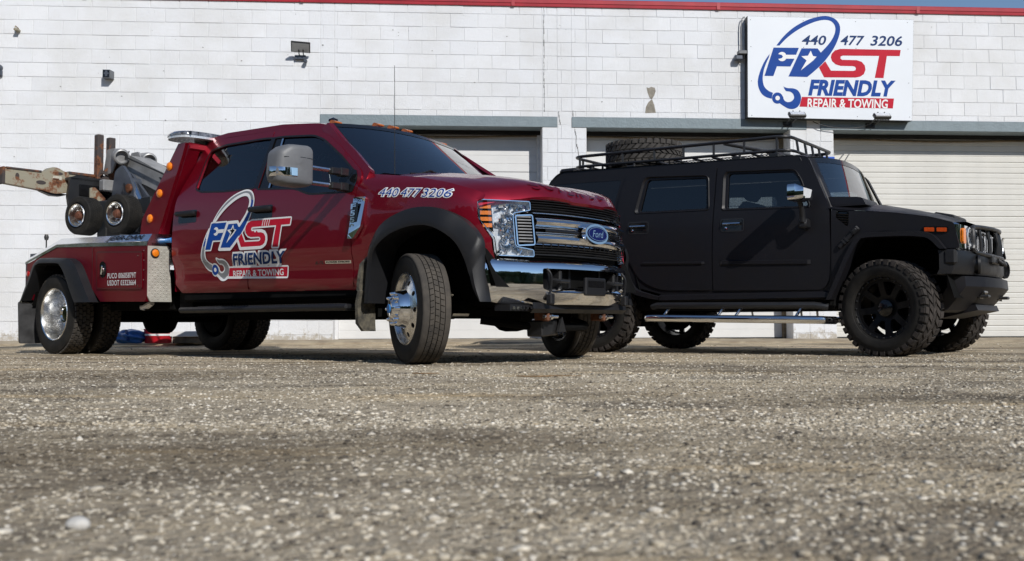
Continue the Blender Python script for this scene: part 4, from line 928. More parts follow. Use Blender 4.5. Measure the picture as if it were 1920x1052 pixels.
# bonnet
def bonz(x, y):
    c = float(np.interp(x, [-.60, -.3, 0, .3, .5, .65, .76, .83, .87, .885], [1.500, 1.482, 1.456, 1.415, 1.382, 1.350, 1.316, 1.285, 1.248, 1.204]))
    a = abs(y); bul = .022 * max(0, 1 - ((a - .42) / .22) ** 2) - .010
    return c + bul - .080 * max(0, (a - .55) / .40) ** 2
def bonf(v):     # front edge x for lateral position
    return float(np.interp(abs(v), [0, .28, .45, .62, .76, .90], [.885, .862, .815, .735, .650, .54]))
b = MB(); rows = []
for t in np.linspace(0, 1, 26):
    r_ = []
    for y in np.linspace(-.90, .90, 37):
        xf = bonf(y); x = -.58 + (xf + .58) * (t ** .8); d = .885 - xf
        zz = bonz(min(.885, x + d * t), y) if t < 1 else bonz(.885, y)
        r_.append((x, y, zz))
    rows.append(r_)
b.grid(rows); b.grid([rows[-1], [(p[0] - .01, p[1], p[2] - .02) for p in rows[-1]], [(p[0] - .12, p[1], p[2] - .02) for p in rows[-1]]]); b.build('bonnet', P_, TRK, 40)
def bontxt(u, v):   # raised letters on the bonnet's front slope: u = y, v = 0..1 up the slope
    t = .985 - v * .085; y = u; xf = bonf(y); x = -.58 + (xf + .58) * (t ** .8); d = .885 - xf
    return (x + .003, y, bonz(min(.885, x + d * t), y) + .004)
b = MB(); lettering(b, 'SUPER DUTY', -.53, .12, 1.06, .80, bontxt, bold=.02, space=1.25); b.build('lettering', P_, TRK, 0)
# phone number on the wing, outlined
def tw(s, off): return lambda u, v, *k: (u, -(fendF(1)(u, v)[1] + off + (k[0] * .00002 if k else 0)), v)
for st, x0, w in (('440', -.352, .208), ('477', -.118, .208), ('3206', .100, .278)):
    for nm, bold, off, m_ in (('number_outline', .085, .003, 'white'), ('number', -.004, .0055, 'blue')):
        z = 1.262 - .091 * (x0 + .371); P, T = cut2d(*text2d(st, x0, z, w, .062, shear=.22, bold=bold), .03)
        P = [(p[0], p[1] - .091 * (p[0] - x0)) for p in P]; MB().add([tw(1, off)(*p) for p in P], T).build(nm, M[m_], TRK, 0)

# front end ---------------------------------------------------------
_fp = np.array(crom([(.45, .975), (.53, .935), (.585, .890), (.63, .832), (.672, .77), (.725, .69), (.785, .595), (.842, .44), (.880, .24), (.893, 0)], 6))
_fs = np.concatenate([[0], np.cumsum(np.hypot(*np.diff(_fp, axis=0).T))]); _FS = _fs[-1]
def front(sv, z, off=0.0):
    """sv: distance along the nose measured from the centre line, right side negative"""
    a = _FS - abs(sv); x = np.interp(a, _fs, _fp[:, 0]); y = np.interp(a, _fs, _fp[:, 1]); e = .01
    dx = np.interp(a + e, _fs, _fp[:, 0]) - np.interp(a - e, _fs, _fp[:, 0]); dy = np.interp(a + e, _fs, _fp[:, 1]) - np.interp(a - e, _fs, _fp[:, 1]); n = math.hypot(dx, dy) or 1
    nx_, ny_ = -dy / n, dx / n
    sg = -1 if sv < 0 else 1
    return (float(x + nx_ * off) - .10 * (z - .95), sg * float(y + ny_ * off), z)
def s_of_y(y): return _FS - float(np.interp(-abs(y), -_fp[:, 1], _fs))
def s_of_x(x): return _FS - float(np.interp(x, _fp[:, 0], _fs))
FR = lambda off: (lambda u, v, *k: front(u, v, off + (k[0] * .00003 if k else 0)))
b = MB(); b.grid([[front(u, z, -.07) for u in np.linspace(-1.10, 1.10, 50)] for z in np.linspace(.74, 1.205, 8)]); b.build('grille_backing', M['dark'], TRK)
so_, si_ = s_of_x(.560), s_of_y(.600)
sm_ = s_of_x(.632)
for s in (-1, 1):
    ol = [(so_, 1.176), (so_, 1.04), (sm_ + .01, .900), (sm_ + .005, .778), (si_, .772), (si_, .820), (si_ + .125, .842), (si_ + .135, .86), (si_ + .135, 1.07), (si_ + .125, 1.085), (si_, 1.108), (si_, 1.170)]
    ol = rnd([(s * a, z) for a, z in ol], .012)
    b = MB(); panel(b, ol, FR(-.045), [], .06, 0); hl = b.build('headlight', M['lensbg'], TRK, 0)
    b = MB(); panel(b, ol, FR(.004), [], .05, .05, (-1, 0, 0)); b.build('lens', M['lens'], hl)
    b = MB(); stroke(b, ol, .006, FR(.006)); b.build('bezel', M['chrome'], hl, 0)
    # amber turn lamp with dark louvres
    for i in range(4):
        b = MB(); z1 = 1.142 - i * .045; o0 = so_ - .012 - max(0, (1.03 - z1)) * .55; b.add([FR(-.02)(s * a, z) for a, z in ((o0, z1), (o0 - .085 + max(0, (1.03 - z1)) * .55, z1), (o0 - .085 + max(0, (1.03 - z1)) * .55, z1 - .028), (o0, z1 - .028))], [(0, 1, 2, 3)]); b.build('turn_lamp', M['amber'], hl, 0)
    b = MB(); flat(b, [(s * a, z) for a, z in ((so_ - .004, 1.155), (so_ - .105, 1.150), (so_ - .105, .955), (sm_ + .0, .94), (so_ - .004, 1.03))], FR(-.03)); b.build('turn_housing', M['gloss'], hl, 0)
    # reflector bowls and flutes
    b = MB(); rr = random.Random(8)
    for cz, cs, r_ in ((1.10, si_ + .12, .05), (1.03, si_ + .185, .045), (.965, si_ + .185, .045), (.88, si_ + .185, .055)):
        T = Matrix.Translation(front(s * cs, cz, -.03)) @ Matrix.Rotation(R(90) * 1 + s * R(35), 4, 'Z')
        b.lathe([(.022, r_), (.018, r_ * .9), (-.01, r_ * .55), (-.02, r_ * .2), (-.02, 0)], 20, T)
    for i in range(60):
        a = rr.uniform(si_ + .01, so_ - .13); z = rr.uniform(.785, 1.14)
        if a < si_ + .14 and .83 < z < 1.09: continue
        p = Vector(front(s * a, z, rr.uniform(-.038, -.015))); q = rr.uniform(.010, .030); h_ = rr.uniform(.004, .02); T = Matrix.Translation(p) @ Euler((rr.uniform(-.7, .7), rr.uniform(-.7, .7), rr.uniform(-.8, .8))).to_matrix().to_4x4(); b.box(-.003, .003, -q, q, -h_, h_, T)
    b.build('reflector', M['chrome'], hl, 40, stuff=True)
    # side vent of the grille with louvres
    v_o = rnd([(s * a, z) for a, z in ((si_ + .118, 1.066), (si_ - .01, 1.073), (si_ - .012, .858), (si_ + .118, .850))], .015)
    b = MB(); stroke(b, v_o, .010, FR(.012)); gv = b.build('vent_frame', M['chrome'], TRK, 0)
    b = MB(); flat(b, v_o, FR(-.02)); b.build('vent_dark', M['dark'], gv, 0)
    for i in range(9):
        z = .873 + i * .0222; b = MB(); b.grid([[front(s * (si_ + .105 * t), z + dz, of) for t in (0, .5, 1)] for dz, of in ((0, -.012), (.004, .008), (.012, .006), (.014, -.012))]); b.build('louvre', M['greyplastic'], gv, 0)
# black slats over and under the chrome bars
def hbar(name, z0, z1, u0, of, m, par=TRK, bulge=.02, taper=0.0, u1=None):
    b = MB(); u1 = -u0 if u1 is None else u1
    b.grid([[front(u, z0 + (z1 - z0) * t + taper * abs(u) * 0, of + bulge * math.sin(math.pi * t)) for u in np.linspace(u0, u1, 33)] for t in np.linspace(0, 1, 7)]); return b.build(name, m, par)
GR = hbar('grille', 1.082, 1.098, -si_ + .0, .0, M['chrome'])
for z in (1.186, 1.168, 1.150, 1.131, 1.113): hbar('slat', z - .005, z + .005, -si_ + .01, -.008, M['steelblk'], GR, .012)
for z in (.790, .808, .826, .843): hbar('slat', z - .005, z + .005, -si_ + .01, -.008, M['steelblk'], GR, .012)
hbar('bar', .986, 1.066, -si_ + .03, -.008, M['chrome'], GR, .044)
hbar('bar', .862, .946, -si_ + .03, -.008, M['chrome'], GR, .044)
hbar('bar_lip', .945, .955, -si_ + .03, .0, M['chrome'], GR, .01); hbar('bar_lip', .976, .986, -si_ + .03, .0, M['chrome'], GR, .01)
hbar('centre_gap', .953, .980, -.50, .002, M['gloss'], GR, .004)
b = MB()
for u in np.linspace(-.6, .6, 18): b.box(-.004, .004, -.003, .003, -.022, .022, Matrix.Translation(front(u, .857, .0)))
b.build('mesh_rib', M['plastic'], GR, 0, stuff=True)
# oval badge
EC = front(0, .965, .03)
EF = lambda off: (lambda u, v, *k: (EC[0] + off - .25 * u * u - .10 * v + (k[0] * .00004 if k else 0), u, EC[2] + v))
b = MB(); panel(b, circ(0, 0, .152, 40, .076), EF(.03), [], .05, .04, (-1, 0, 0)); em = b.build('emblem', M['chrome'], TRK)
b = MB(); flat(b, circ(0, 0, .130, 40, .058), EF(.033), step=.05); b.build('blue_oval', mat('blue_enamel', (.003, .006, .075), .3, spec=.2), em)
b = MB(); stroke(b, circ(0, 0, .121, 40, .050), .003, EF(.0345)); lettering(b, 'Ford', -.075, -.026, .15, .052, lambda u, v: EF(.0350)(u, v), shear=.35, bold=.0); b.build('lettering', M['steel'], em, 0)

# chrome bumper ------------------------------------------------------
_bp = np.array(crom([(.52, .975), (.60, .955), (.66, .885), (.71, .79), (.765, .685), (.82, .56), (.872, .42), (.915, .22), (.930, 0)], 6))
_bs = np.concatenate([[0], np.cumsum(np.hypot(*np.diff(_bp, axis=0).T))]); _BS = _bs[-1]
_bz = [.40, .43, .455, .50, .56, .66, .705, .735, .752, .757, .80]; _bo = [-.10, -.062, -.030, -.006, .004, .004, -.002, -.012, -.035, -.06, -.2]
def bump(sv, z, off=0.0):
    a = _BS - abs(sv); x = np.interp(a, _bs, _bp[:, 0]); y = np.interp(a, _bs, _bp[:, 1]); e = .015
    dx = np.interp(a + e, _bs, _bp[:, 0]) - np.interp(a - e, _bs, _bp[:, 0]); dy = np.interp(a + e, _bs, _bp[:, 1]) - np.interp(a - e, _bs, _bp[:, 1]); n = math.hypot(dx, dy) or 1
    o = float(np.interp(z, _bz, _bo)) + off; sg = -1 if sv < 0 else 1
    return (float(x - dy / n * o), sg * float(y + dx / n * o), z)
def bs_y(y): return _BS - float(np.interp(-abs(y), -_bp[:, 1], _bs))
BE = _BS - .005; OPN = bs_y(.535)
b = MB(); hole = rnd([(-OPN, .545), (-OPN, .690), (OPN, .690), (OPN, .545), (OPN - .10, .515), (-OPN + .10, .515)], .02)
bo = rnd([(-BE, .745), (-BE, .60), (-BE + .09, .47), (-BE + .22, .435), (-.5, .432), (.5, .432), (BE - .22, .435), (BE - .09, .47), (BE, .60), (BE, .745), (BE - .3, .757), (-BE + .3, .757)], [.02, .04, .08, .06, .05, .05, .06, .08, .04, .02, .02, .02])
panel(b, bo, lambda u, v: bump(u, v), [hole], .022, .035, (-1, 0, 0)); BU = b.build('bumper', M['chrome'], TRK, 50)
b = MB(); b.grid([[bump(u, z, -.10) for u in np.linspace(-OPN - .05, OPN + .05, 31)] for z in (.50, .60, .70)]); b.box(.60, .74, -.50, .50, .52, .60); b.build('inner_panel', M['dark'], BU)
b = MB(); b.grid([[bump(u, z, of) for u in np.linspace(-OPN + .02, OPN - .02, 31)] for z, of in ((.520, .002), (.545, -.02), (.557, -.055), (.55, -.08))]); b.build('lower_lip', M['chrome'], BU)
b = MB(); b.box(.905, .935, -.135, .135, .50, .635, None, .008); br = b.build('plate_bracket', M['plastic'], BU, 0)
b = MB(); b.box(.933, .940, -.105, .105, .565, .612); b.build('plate_window', M['gloss'], br, 0)
for y in (-.36, .36):
    b = MB(); b.box(.74, .87, y - .018, y + .018, .53, .68, None, .01); b.tube([(.84, y - .06, .61), (.895, y - .05, .60), (.895, y + .05, .60), (.84, y + .06, .61)], .014, 8); b.build('tow_hook', M['steelblk'], BU)
for y in (-.46, -.20, .20, .46):
    MB().box(.70, .83, y - .012, y + .012, .53, .69).build('strut', M['plastic'], BU, 0)
for (y, x_) in ((-.50, -.06), (.50, -.06)):
    b = MB(); b.tube(crom([(.90 + x_, y, .69), (.925 + x_, y + .02, .64), (.915 + x_, y + .03, .55), (.91 + x_, y + .02, .50), (.93 + x_, y + .02, .44)], 5), .010, 6); b.box(.89 + x_, .94 + x_, y, y + .05, .43, .51, None, .008)
    b.build('sensor_cable', M['plastic'], BU)
# dark valance, rails and shackles under the bumper
b = MB(); b.grid([[(x, y, z) for y in np.linspace(-.62, .62, 15)] for x, z in ((.80, .445), (.81, .40), (.78, .37))]); b.box(.60, .74, -.80, -.48, .385, .43); b.build('valance', M['plastic'], TRK)
b = MB()
for k in range(7): b.box(.742, .752, -.78 + k * .045, -.755 + k * .045, .395, .415)
b.build('valance_slot', M['steel'], TRK, 0, stuff=True)
for y in (-.345, .40):
    b = MB(); b.box(.62, .76, y - .02, y + .02, .315, .385, None, .008); b.box(.72, .78, y - .055, y - .03, .310, .372, None, .008); b.build('shackle_bracket', M['brass'], TRK, 0)
    b = MB(); b.tube([(.755, y - .075, .345), (.755, y + .09, .345)], .014, 10); b.lathe([(-.01, .026), (.015, .026)], 14, Matrix.Translation((.755, y, .345)), caps=True); b.build('shackle_pin', M['steel'], TRK)
b = MB(); b.box(.55, .70, -.35, -.15, .22, .34, Matrix.Rotation(R(4), 4, 'X'), .01); b.prism([(.0, 0), (.1, 0), (.05, .12)], lambda u, v, w: (.72 + w, -.22 + u, .23 + v), 0, .02); b.build('tow_plate', M['steelblk'], TRK, 0)

# mirrors -----------------------------------------------------------
for s in (-1, 1):
    cx = -.775
    oll = rnd([(1.375, 1.330), (1.378, 1.600), (1.41, 1.630), (1.585, 1.624), (1.665, 1.565), (1.682, 1.400), (1.665, 1.340), (1.60, 1.320), (1.42, 1.318)], [.02, .02, .02, .03, .03, .02, .02, .02, .02])
    def mf(u, v, w): return (cx + w - .05 * ((u - 1.40) / .3) ** 2 * (w > 0) - .06 * ((v - 1.47) / .15) ** 2 * (w > .05), s * u, v)
    c_ = (1.525, 1.475); ol2 = dens(oll, .03)
    def back(u): return .055 * max(0, (u - 1.42) / .26) ** 2
    def dome(u, v): return (cx + .112 - back(u) + .015 * (v - 1.47), s * u, v)
    b = MB(); b.grid([[(cx + h_ - back(c_[0] + (p[0] - c_[0]) * k_) * min(1, max(0, h_ / .10)) + .015 * (p[1] - 1.47), s * (c_[0] + (p[0] - c_[0]) * k_), c_[1] + (p[1] - c_[1]) * k_) for p in ol2] for h_, k_ in ((-.08, .97), (-.02, 1.0), (.045, 1.0), (.080, .975), (.100, .925), (.110, .85), (.114, .70), (.115, .45), (.115, .2), (.115, .01))], True)
    flat(b, oll, lambda u, v: (cx - .078, s * (c_[0] + (u - c_[0]) * .97), c_[1] + (v - c_[1]) * .97))
    mr = b.build('mirror', M['greyplastic'], TRK, 45)
    b = MB(); flat(b, rnd([(1.40, 1.36), (1.40, 1.60), (1.56, 1.595), (1.64, 1.52), (1.655, 1.40), (1.58, 1.345)], .03), lambda u, v: (cx - .0815, s * u, v)); b.build('mirror_glass', M['chrome'], mr, 0)
    b = MB(); b.grid([[(dome(u, 1.43)[0] + (.007 if 0 < t < 1 and u > 1.53 else -.004) - dx_, s * u, 1.378 + .072 * t) for u, dx_ in ((1.525, 0), (1.54, -.004), (1.58, -.005), (1.63, -.003), (1.660, .008), (1.682, .040), (1.690, .085))] for t in (0, .1, .5, .9, 1)]); b.build('turn_signal', M['chrome'], mr, 40)
    b = MB(); stroke(b, [(1.384, 1.525), (1.50, 1.528), (1.64, 1.520)], .004, lambda u, v, k: (dome(u, v)[0] + .006, s * u, v), False); b.build('seam', M['gloss'], mr, 0)
    for z0, z1 in ((1.490, 1.480), (1.372, 1.365)):
        b = MB(); b.tube([(cx - .02, s * 1.40, z0), (-.745, s * 1.15, z1)], .017, 8); b.build('arm', M['steel'], mr)
        b = MB(); T = Matrix.Translation((-.735, s * 1.08, z1 - .004)); b.box(-.028, .028, -.085, .085, -.027, .027, T, .008); b.box(-.034, .034, -.085 if s > 0 else -.0, .0 if s > 0 else .085, -.033, .033, T, .008); b.build('arm_sleeve', M['plastic'], mr, 0)
    b = MB(); flat(b, rnd([(-.85, 1.33), (-.655, 1.322), (-.63, 1.41), (-.66, 1.50), (-.83, 1.52)], .02), lambda u, v, *k: (u, s * (tside(u, v) + .004), v)); b.build('mirror_base', M['gloss'], mr, 0)
# door logo
A = lambda a, c: (-2.224 + .56 * (S(a, c)[0] - 4.275) + .0, .785 + .545 * (S(a, c)[1] - 3.62) - .010 * (S(a, c)[0] - 4.275))
def DL(off): return lambda u, v, *k: (lambda q: (q[0], -(tside(*q) + off + (k[0] * .000015 if k else 0)), q[1]))(A(u, v))
LG = None
for k_ in ('swoosh', 'tail', 'F', 'ring', 'hook', 'ST', 'bar'):
    stroke(b := MB(), dens(LOGO[k_], 35), 28, DL(.0022)); o = b.build('logo_outline', M['white'], LG or TRK, 0); 
    if LG is None: o.name = 'door_logo'; LG = o
sw = LOGO['swoosh']
def clip(poly, f):
    out = []
    for i in range(len(poly)):
        p, q = poly[i], poly[(i + 1) % len(poly)]; a, c = f(p), f(q)
        if a >= 0: out.append(p)
        if (a >= 0) != (c >= 0): t = a / (a - c); out.append((p[0] + (q[0] - p[0]) * t, p[1] + (q[1] - p[1]) * t))
    return out
# the ring of the swoosh, split in its grey upper and blue lower print
top = oc[:40] + [ic[min(len(ic) - 1, 33)]] + ic[:34][::-1]
low = oc[39:] + [(377, 600), (497, 360), (640, 362), (668, 398)] + ic[33:][::-1][1:]
for nm, pl, of, m_ in (('logo_swoosh', top, .0040, 'greyv'), ('logo_hook', LOGO['hook'], .0040, 'greyv'), ('logo_tail', clip(LOGO['tail'], lambda p: p[1] - 560), .0040, 'greyv'), ('logo_swoosh', low, .0040, 'blue'), ('logo_letter', LOGO['F'], .0045, 'blue'), ('logo_ring', LOGO['ring'], .0050, 'blue'), ('logo_tail', clip(LOGO['tail'], lambda p: 560 - p[1]), .0040, 'blue'), ('logo_letter', LOGO['ST'], .0042, 'red'), ('logo_band', LOGO['bar'], .0042, 'red'), ('logo_wrench', LOGO['wrench'], .0060, 'white'), ('logo_ring_hole', LOGO['ringhole'], .0062, 'white'), ('logo_star', LOGO['star'], .0060, 'white')):
    flat(b := MB(), pl, DL(of), step=38); b.build(nm, M[m_], LG, 0)
for xx in (1000, 1030, 1060, 1090): stroke(b := MB(), [(xx + 12, 372), (xx - 2, 428)], 8, DL(.0056), False); b.build('logo_stripe', M['white'], LG, 0)
stroke(b := MB(), dens([(243, 348), (157, 597)], 40)[:7], 8, DL(.0058), False); b.build('logo_gap', M['white'], LG, 0)
b = MB(); flat(b, [(578 + (p[0] - 575) * .55, 437 + (p[1] - 437) * .55) for p in LOGO['star']], DL(.0068)); b.build('star_core', M['gloss'], LG, 0)
def dtext(nm, st, a0, c0, a1, c1, m, off, shear, bold):
    b = MB(); P, T = cut2d(*text2d(st, a0, -c1, a1 - a0, c1 - c0, shear=shear, bold=bold), 18); P = [(p[0], -p[1] + (p[0] - a0) * .012) for p in P]; b.add([DL(off)(*p) for p in P], T); return b.build(nm, m, LG, 0)
dtext('lettering_outline', 'FRIENDLY', 566, 655, 1320, 752, M['white'], .0030, .24, .15)
dtext('lettering', 'FRIENDLY', 566, 655, 1320, 752, M['navy'], .0052, .24, .03)
dtext('lettering', 'REPAIR & TOWING', 548, 803, 1262, 858, M['white'], .0056, 0, .02)
b = MB(); flat(b, rnd([(-.978, .797), (-.679, .790), (-.679, .766), (-.978, .774)], .004), TF(-1, .0025)); bp_ = b.build('door_badge', M['steel'], TRK, 0)
b = MB(); lettering(b, 'POWER STROKE', -.965, .7785, .272, .0125, lambda u, v: (u, -(tside(u, v) + .0045), v - .02 * (u + .965)), bold=.02); b.build('lettering', M['gloss'], bp_, 0)
b = MB(); lettering(b, '6.7L', -1.095, .774, .10, .024, lambda u, v: (u, -(tside(u, v) + .003), v), shear=.3, bold=.02); b.build('door_badge', M['steelblk'], TRK, 0)

# steps, frame and running gear --------------------------------------
for s in (-1, 1):
    b = MB(); b.box(-2.84, -.62, s * .86, s * 1.10, .40, .45, None, .018); st_ = b.build('running_board', M['plastic'], TRK, 0)
    b = MB()
    for k in range(44): b.box(-2.55 + k * .042, -2.53 + k * .042, s * .90, s * 1.085, .449, .456)
    b.build('step_tread', M['steelblk'], st_, 0, stuff=True)
    MB().box(-5.5, .75, s * .36, s * .48, .50, .72).build('frame_rail', M['dark'], TRK, 0)
    MB().box(-2.98, -.62, s * .55, s * .945, .50, .63, None, .02).build('sill', M['dark'], TRK, 0)
b = MB(); b.box(-2.9, -1.2, -.5, .9, .34, .66, None, .05); b.box(-.6, .6, -.45, .45, .42, .85, None, .04); b.tube([(0, -.9, .40), (0, .9, .40)], .07, 10); b.lathe([(-.16, .05), (-.08, .17), (.08, .17), (.16, .05)], 16, Matrix.Translation((0, .15, .40)))
b.tube([(-4.83, -1.0, .40), (-4.83, 1.0, .40)], .08, 10); b.lathe([(-.2, .05), (-.1, .2), (.1, .2), (.2, .05)], 16, Matrix.Translation((-4.83, 0, .40))); b.tube([(-4.7, 0, .42), (-1.2, 0, .5)], .05, 8); b.box(-4.3, -3.2, -.9, .9, .44, .56); b.box(-3.1, -2.9, -.9, .9, .4, .6)
b.tube(crom([(.3, -.6, .32), (.6, -.3, .27), (.62, .3, .27), (.3, .6, .32)], 5), .03, 8); b.build('chassis', M['dark'], TRK)
b = MB(); b.tube([(.12, -.55, .37), (.16, -.78, .37)], .025, 8); b.lathe([(0, .03), (.03, .03)], 12, Matrix.Translation((.13, -.74, .52)), caps=True); b.build('steering_link', M['steel'], TRK)
b = MB(); rr_ = random.Random(3); b.add([(-3.60 + rr_.uniform(-.02, .02) + t * .21, -1.0 + math.sin(t * 9) * .02, z + .03 * t) for t in np.linspace(0, 1, 6) for z in (.475, .44 - .02 * math.sin(t * 5))], [(2 * i, 2 * i + 1, 2 * i + 3, 2 * i + 2) for i in range(5)]); b.tube([(-3.60, -1.0, .46), (-3.47, -1.0, .475), (-3.40, -1.0, .50)], [.008, .03, .025], 8); b.build('rag', M['white'], TRK)

fw = truck_front_wheel(TRK); fw.location = (0, -.95, .405); fw.rotation_euler = (0, R(11), R(-27))
f2 = copy_tree(fw, TRK); f2.location = (0, .95, .405); f2.rotation_euler = (0, 0, R(180 - 27))
rw = truck_rear_wheel(TRK); rw.location = (-4.83, -1.10, .405)
r2 = copy_tree(rw, TRK); r2.location = (-4.83, 1.10, .405); r2.rotation_euler = (0, 0, R(180))

# wrecker body -------------------------------------------------------
BODY = [(-5.485, .560), (-5.485, .935), (-4.838, 1.085), (-3.202, 1.025), (-3.202, .56), (-3.235, .508), (-4.00, .520), (-4.10, .60), (-4.30, .78), (-4.42, .93), (-4.56, .955), (-5.02, .965), (-5.12, .94), (-5.25, .75), (-5.33, .56)]
for s in (-1, 1):
    b = MB(); panel(b, BODY, lambda u, v: (u, s * 1.18, v), [], None, .06, (0, -s, 0)); WB = b.build('body_side', P_, TRK, 0)
    # steel top rail with two facets
    b = MB(); pts = [(-5.49, .935, 1.018), (-4.838, 1.085, 1.178), (-3.20, 1.022, 1.132)]
    b.grid([[(x, s * 1.186, z0), (x, s * 1.186, z0 + (z1 - z0) * .32), (x, s * 1.176, z0 + (z1 - z0) * .38), (x, s * 1.135, z1), (x, s * .95, z1), (x, s * .95, z1 - .10)] for x, z0, z1 in pts]); b.add([(-3.20, s * 1.186, 1.022), (-3.20, s * 1.176, 1.065), (-3.20, s * 1.135, 1.132), (-3.20, s * .93, 1.138), (-3.20, s * .93, 1.022)], [(0, 1, 2, 3, 4)]); rl = b.build('top_rail', M['steel'], TRK, 12)
    # treadplate front bulkhead
    tp = [(s * 1.179, 1.020), (s * .962, 1.024), (s * .925, .508), (s * 1.144, .506), (s * 1.178, .56)]
    b = MB(); b.prism(tp, lambda u, v, w: (w, u, v), -3.215, -3.197); pl = b.build('tread_plate', M['plate'], TRK, 0)
    b = MB()
    for i in range(8):
        for j in range(18):
            y = .95 + i * .030; z = .53 + j * .0275
            if abs(y - 1.111) < .055 and abs(z - .955) < .055: continue
            if y > 1.165 - max(0, .57 - z) * .6 or y < .938 + max(0, .95 - z) * .0: continue
            t_ = R(45) if (i + j) % 2 else R(-45); T = Matrix.Translation((-3.196, s * y, z)) @ Matrix.Rotation(t_, 4, 'X'); b.box(-.002, .003, -.011, .011, -.0035, .0035, T, .002)
    b.build('tread_diamond', M['plate'], pl, 0, stuff=True)
    T = Matrix.Translation((-3.197, s * 1.108, .955)) @ Matrix.Rotation(R(90), 4, 'Z')
    b = MB(); b.lathe([(0, .044), (.010, .044), (.012, .036)], 24, T); ml = b.build('marker_bezel', M['plastic'], pl)
    MB().lathe([(.006, .036), (.018, .033), (.024, .018), (.025, 0)], 24, T).build('marker_light', M['amber'], ml)
    b = MB(); T2 = Matrix.Translation((-3.20, s * .985, 1.078)); b.lathe([(0, .020), (.05, .022), (.075, .026), (.10, .026), (.105, 0)], 14, T2 @ Matrix.Rotation(R(90), 4, 'Z')); b.build('air_coupling', M['bluehose'], TRK)
    b = MB(); b.tube(crom([(-3.13, s * .96, 1.06), (-3.10, s * .93, 1.02), (-3.11, s * .92, .95), (-3.14, s * .90, .90)], 5), .024, 8); b.build('air_hose', M['plastic'], TRK)
    # toolbox door
    D_ = rnd([(-4.063, 1.000), (-3.285, .966), (-3.277, .629), (-4.052, .648)], .02)
    b = MB(); panel(b, D_, lambda u, v: (u, s * 1.188, v), [], None, .01, (0, -s, 0)); dr = b.build('toolbox_door', P_, TRK, 0)
    b = MB(); stroke(b, D_, .016, lambda u, v, k: (u, s * (1.1885 + k * .00002), v)); b.build('door_seam', M['paintd'] if 'paintd' in M else M.setdefault('paintd', mat('dark_red_seam', (.10, .003, .008), .4, .3, .5)), dr, 0)
    b = MB(); panel(b, rnd([(-4.0, .885), (-3.95, .91), (-3.895, .88), (-3.885, .78), (-3.93, .745), (-3.985, .76)], .02), lambda u, v: (u, s * 1.194, v), [], None, .01, (0, -s, 0)); lk = b.build('latch', M['gloss'], dr, 0)
    b = MB(); b.box(-3.955, -3.93, s * 1.19, s * 1.215, .775, .865, Matrix.Translation((-3.94, 0, .82)) @ Matrix.Rotation(R(12), 4, 'Y') @ Matrix.Translation((3.94, 0, -.82)), .008); b.lathe([(0, .028), (.012, .026), (.014, 0)], 16, Matrix.Translation((-3.94, s * 1.195, .825)) if s < 0 else Matrix.Translation((-3.94, s * 1.195, .825)) @ Matrix.Rotation(R(180), 4, 'Z')); b.build('latch_handle', M['chrome'], lk)
    b = MB()
    for z in (.98, .89, .80, .71):
        b.box(-3.262, -3.248, s * 1.18, s * 1.186, z - .006, z + .006, None, .003); b.box(-3.345, -3.333, s * 1.188, s * 1.193, z - .05 * (z > .95) - .06 * (z < .75), z - .038 * (z > .95) - .048 * (z < .75)) if z in (.98, .71) else None
    b.build('bolt', M['steel'], dr, 0, stuff=True)
    MB().box(-4.16, -4.14, s * 1.178, s * 1.184, .53, 1.05).build('body_seam', M['paintd'], WB, 0)
    # rubber rear wing
    fo = crom([(-5.405, .545), (-5.26, .77), (-5.15, .925), (-5.06, .968), (-4.97, .980), (-4.55, .962), (-4.44, .940), (-4.33, .878), (-4.19, .70), (-4.05, .53), (-3.99, .515)], 4)
    fi = crom([(-5.36, .55), (-5.20, .75), (-5.11, .885), (-5.05, .915), (-4.97, .925), (-4.66, .912), (-4.585, .885), (-4.50, .80), (-4.39, .64), (-4.31, .53), (-4.30, .515)], 4)
    b = MB(); rows = [[], [], [], [], []]
    for (xo, zo), (xi, zi) in zip(fo, fi):
        for r_, (t, y) in zip(rows, ((0, 1.18), (.02, 1.262), (.45, 1.285), (1, 1.285), (1, 1.0))): r_.append((xo + (xi - xo) * t, s * y, zo + (zi - zo) * t))
    b.grid(rows); b.build('rear_wing', M['plastic'], TRK, 50)
    b = MB(); b.grid([[(x, s * y, z) for x, z in [(-5.36, .5), (-5.2, .8), (-5.05, .925), (-4.6, .925), (-4.38, .78), (-4.2, .5)]] for y in (1.17, .60)]); b.build('wheel_well', M['dark'], TRK)
    b = MB(); b.prism(rnd([(-.12, -.44), (.12, -.44), (.13, 0), (-.13, 0)], .03), lambda u, v, w: (-5.41 + w - .03 * v, s * (1.16 + u), .545 + v), -.012, .012); b.build('mud_flap', M['mudflap'] if 'mudflap' in M else M.setdefault('mudflap', mat('scuffed_black_rubber', (.05, .05, .052), .6, var=.5, vscale=8, rvar=.15)), TRK, 0)
    b = MB(); b.box(-5.43, -5.39, s * 1.06, s * 1.27, .525, .555, None, .004); b.build('flap_clamp', M['steel'], TRK, 0)
    b = MB(); b.lathe([(0, .03), (.01, .028), (.015, 0)], 16, Matrix.Translation((-5.42, s * 1.186, .835)) if s < 0 else Matrix.Translation((-5.42, s * 1.186, .835)) @ Matrix.Rotation(R(180), 4, 'Z')); b.build('side_marker', M['redlens'], TRK)
for tx_, z_ in (('PUCO 00605879T', .738), ('USDOT 03323664', .670)):
    b = MB(); lettering(b, tx_, -3.860, z_, .49, .050, lambda u, v: (u, -1.1905, v - .015 * (u + 3.86)), bold=.012, space=1.12); b.build('registration_lettering', M['white'], TRK, 0)
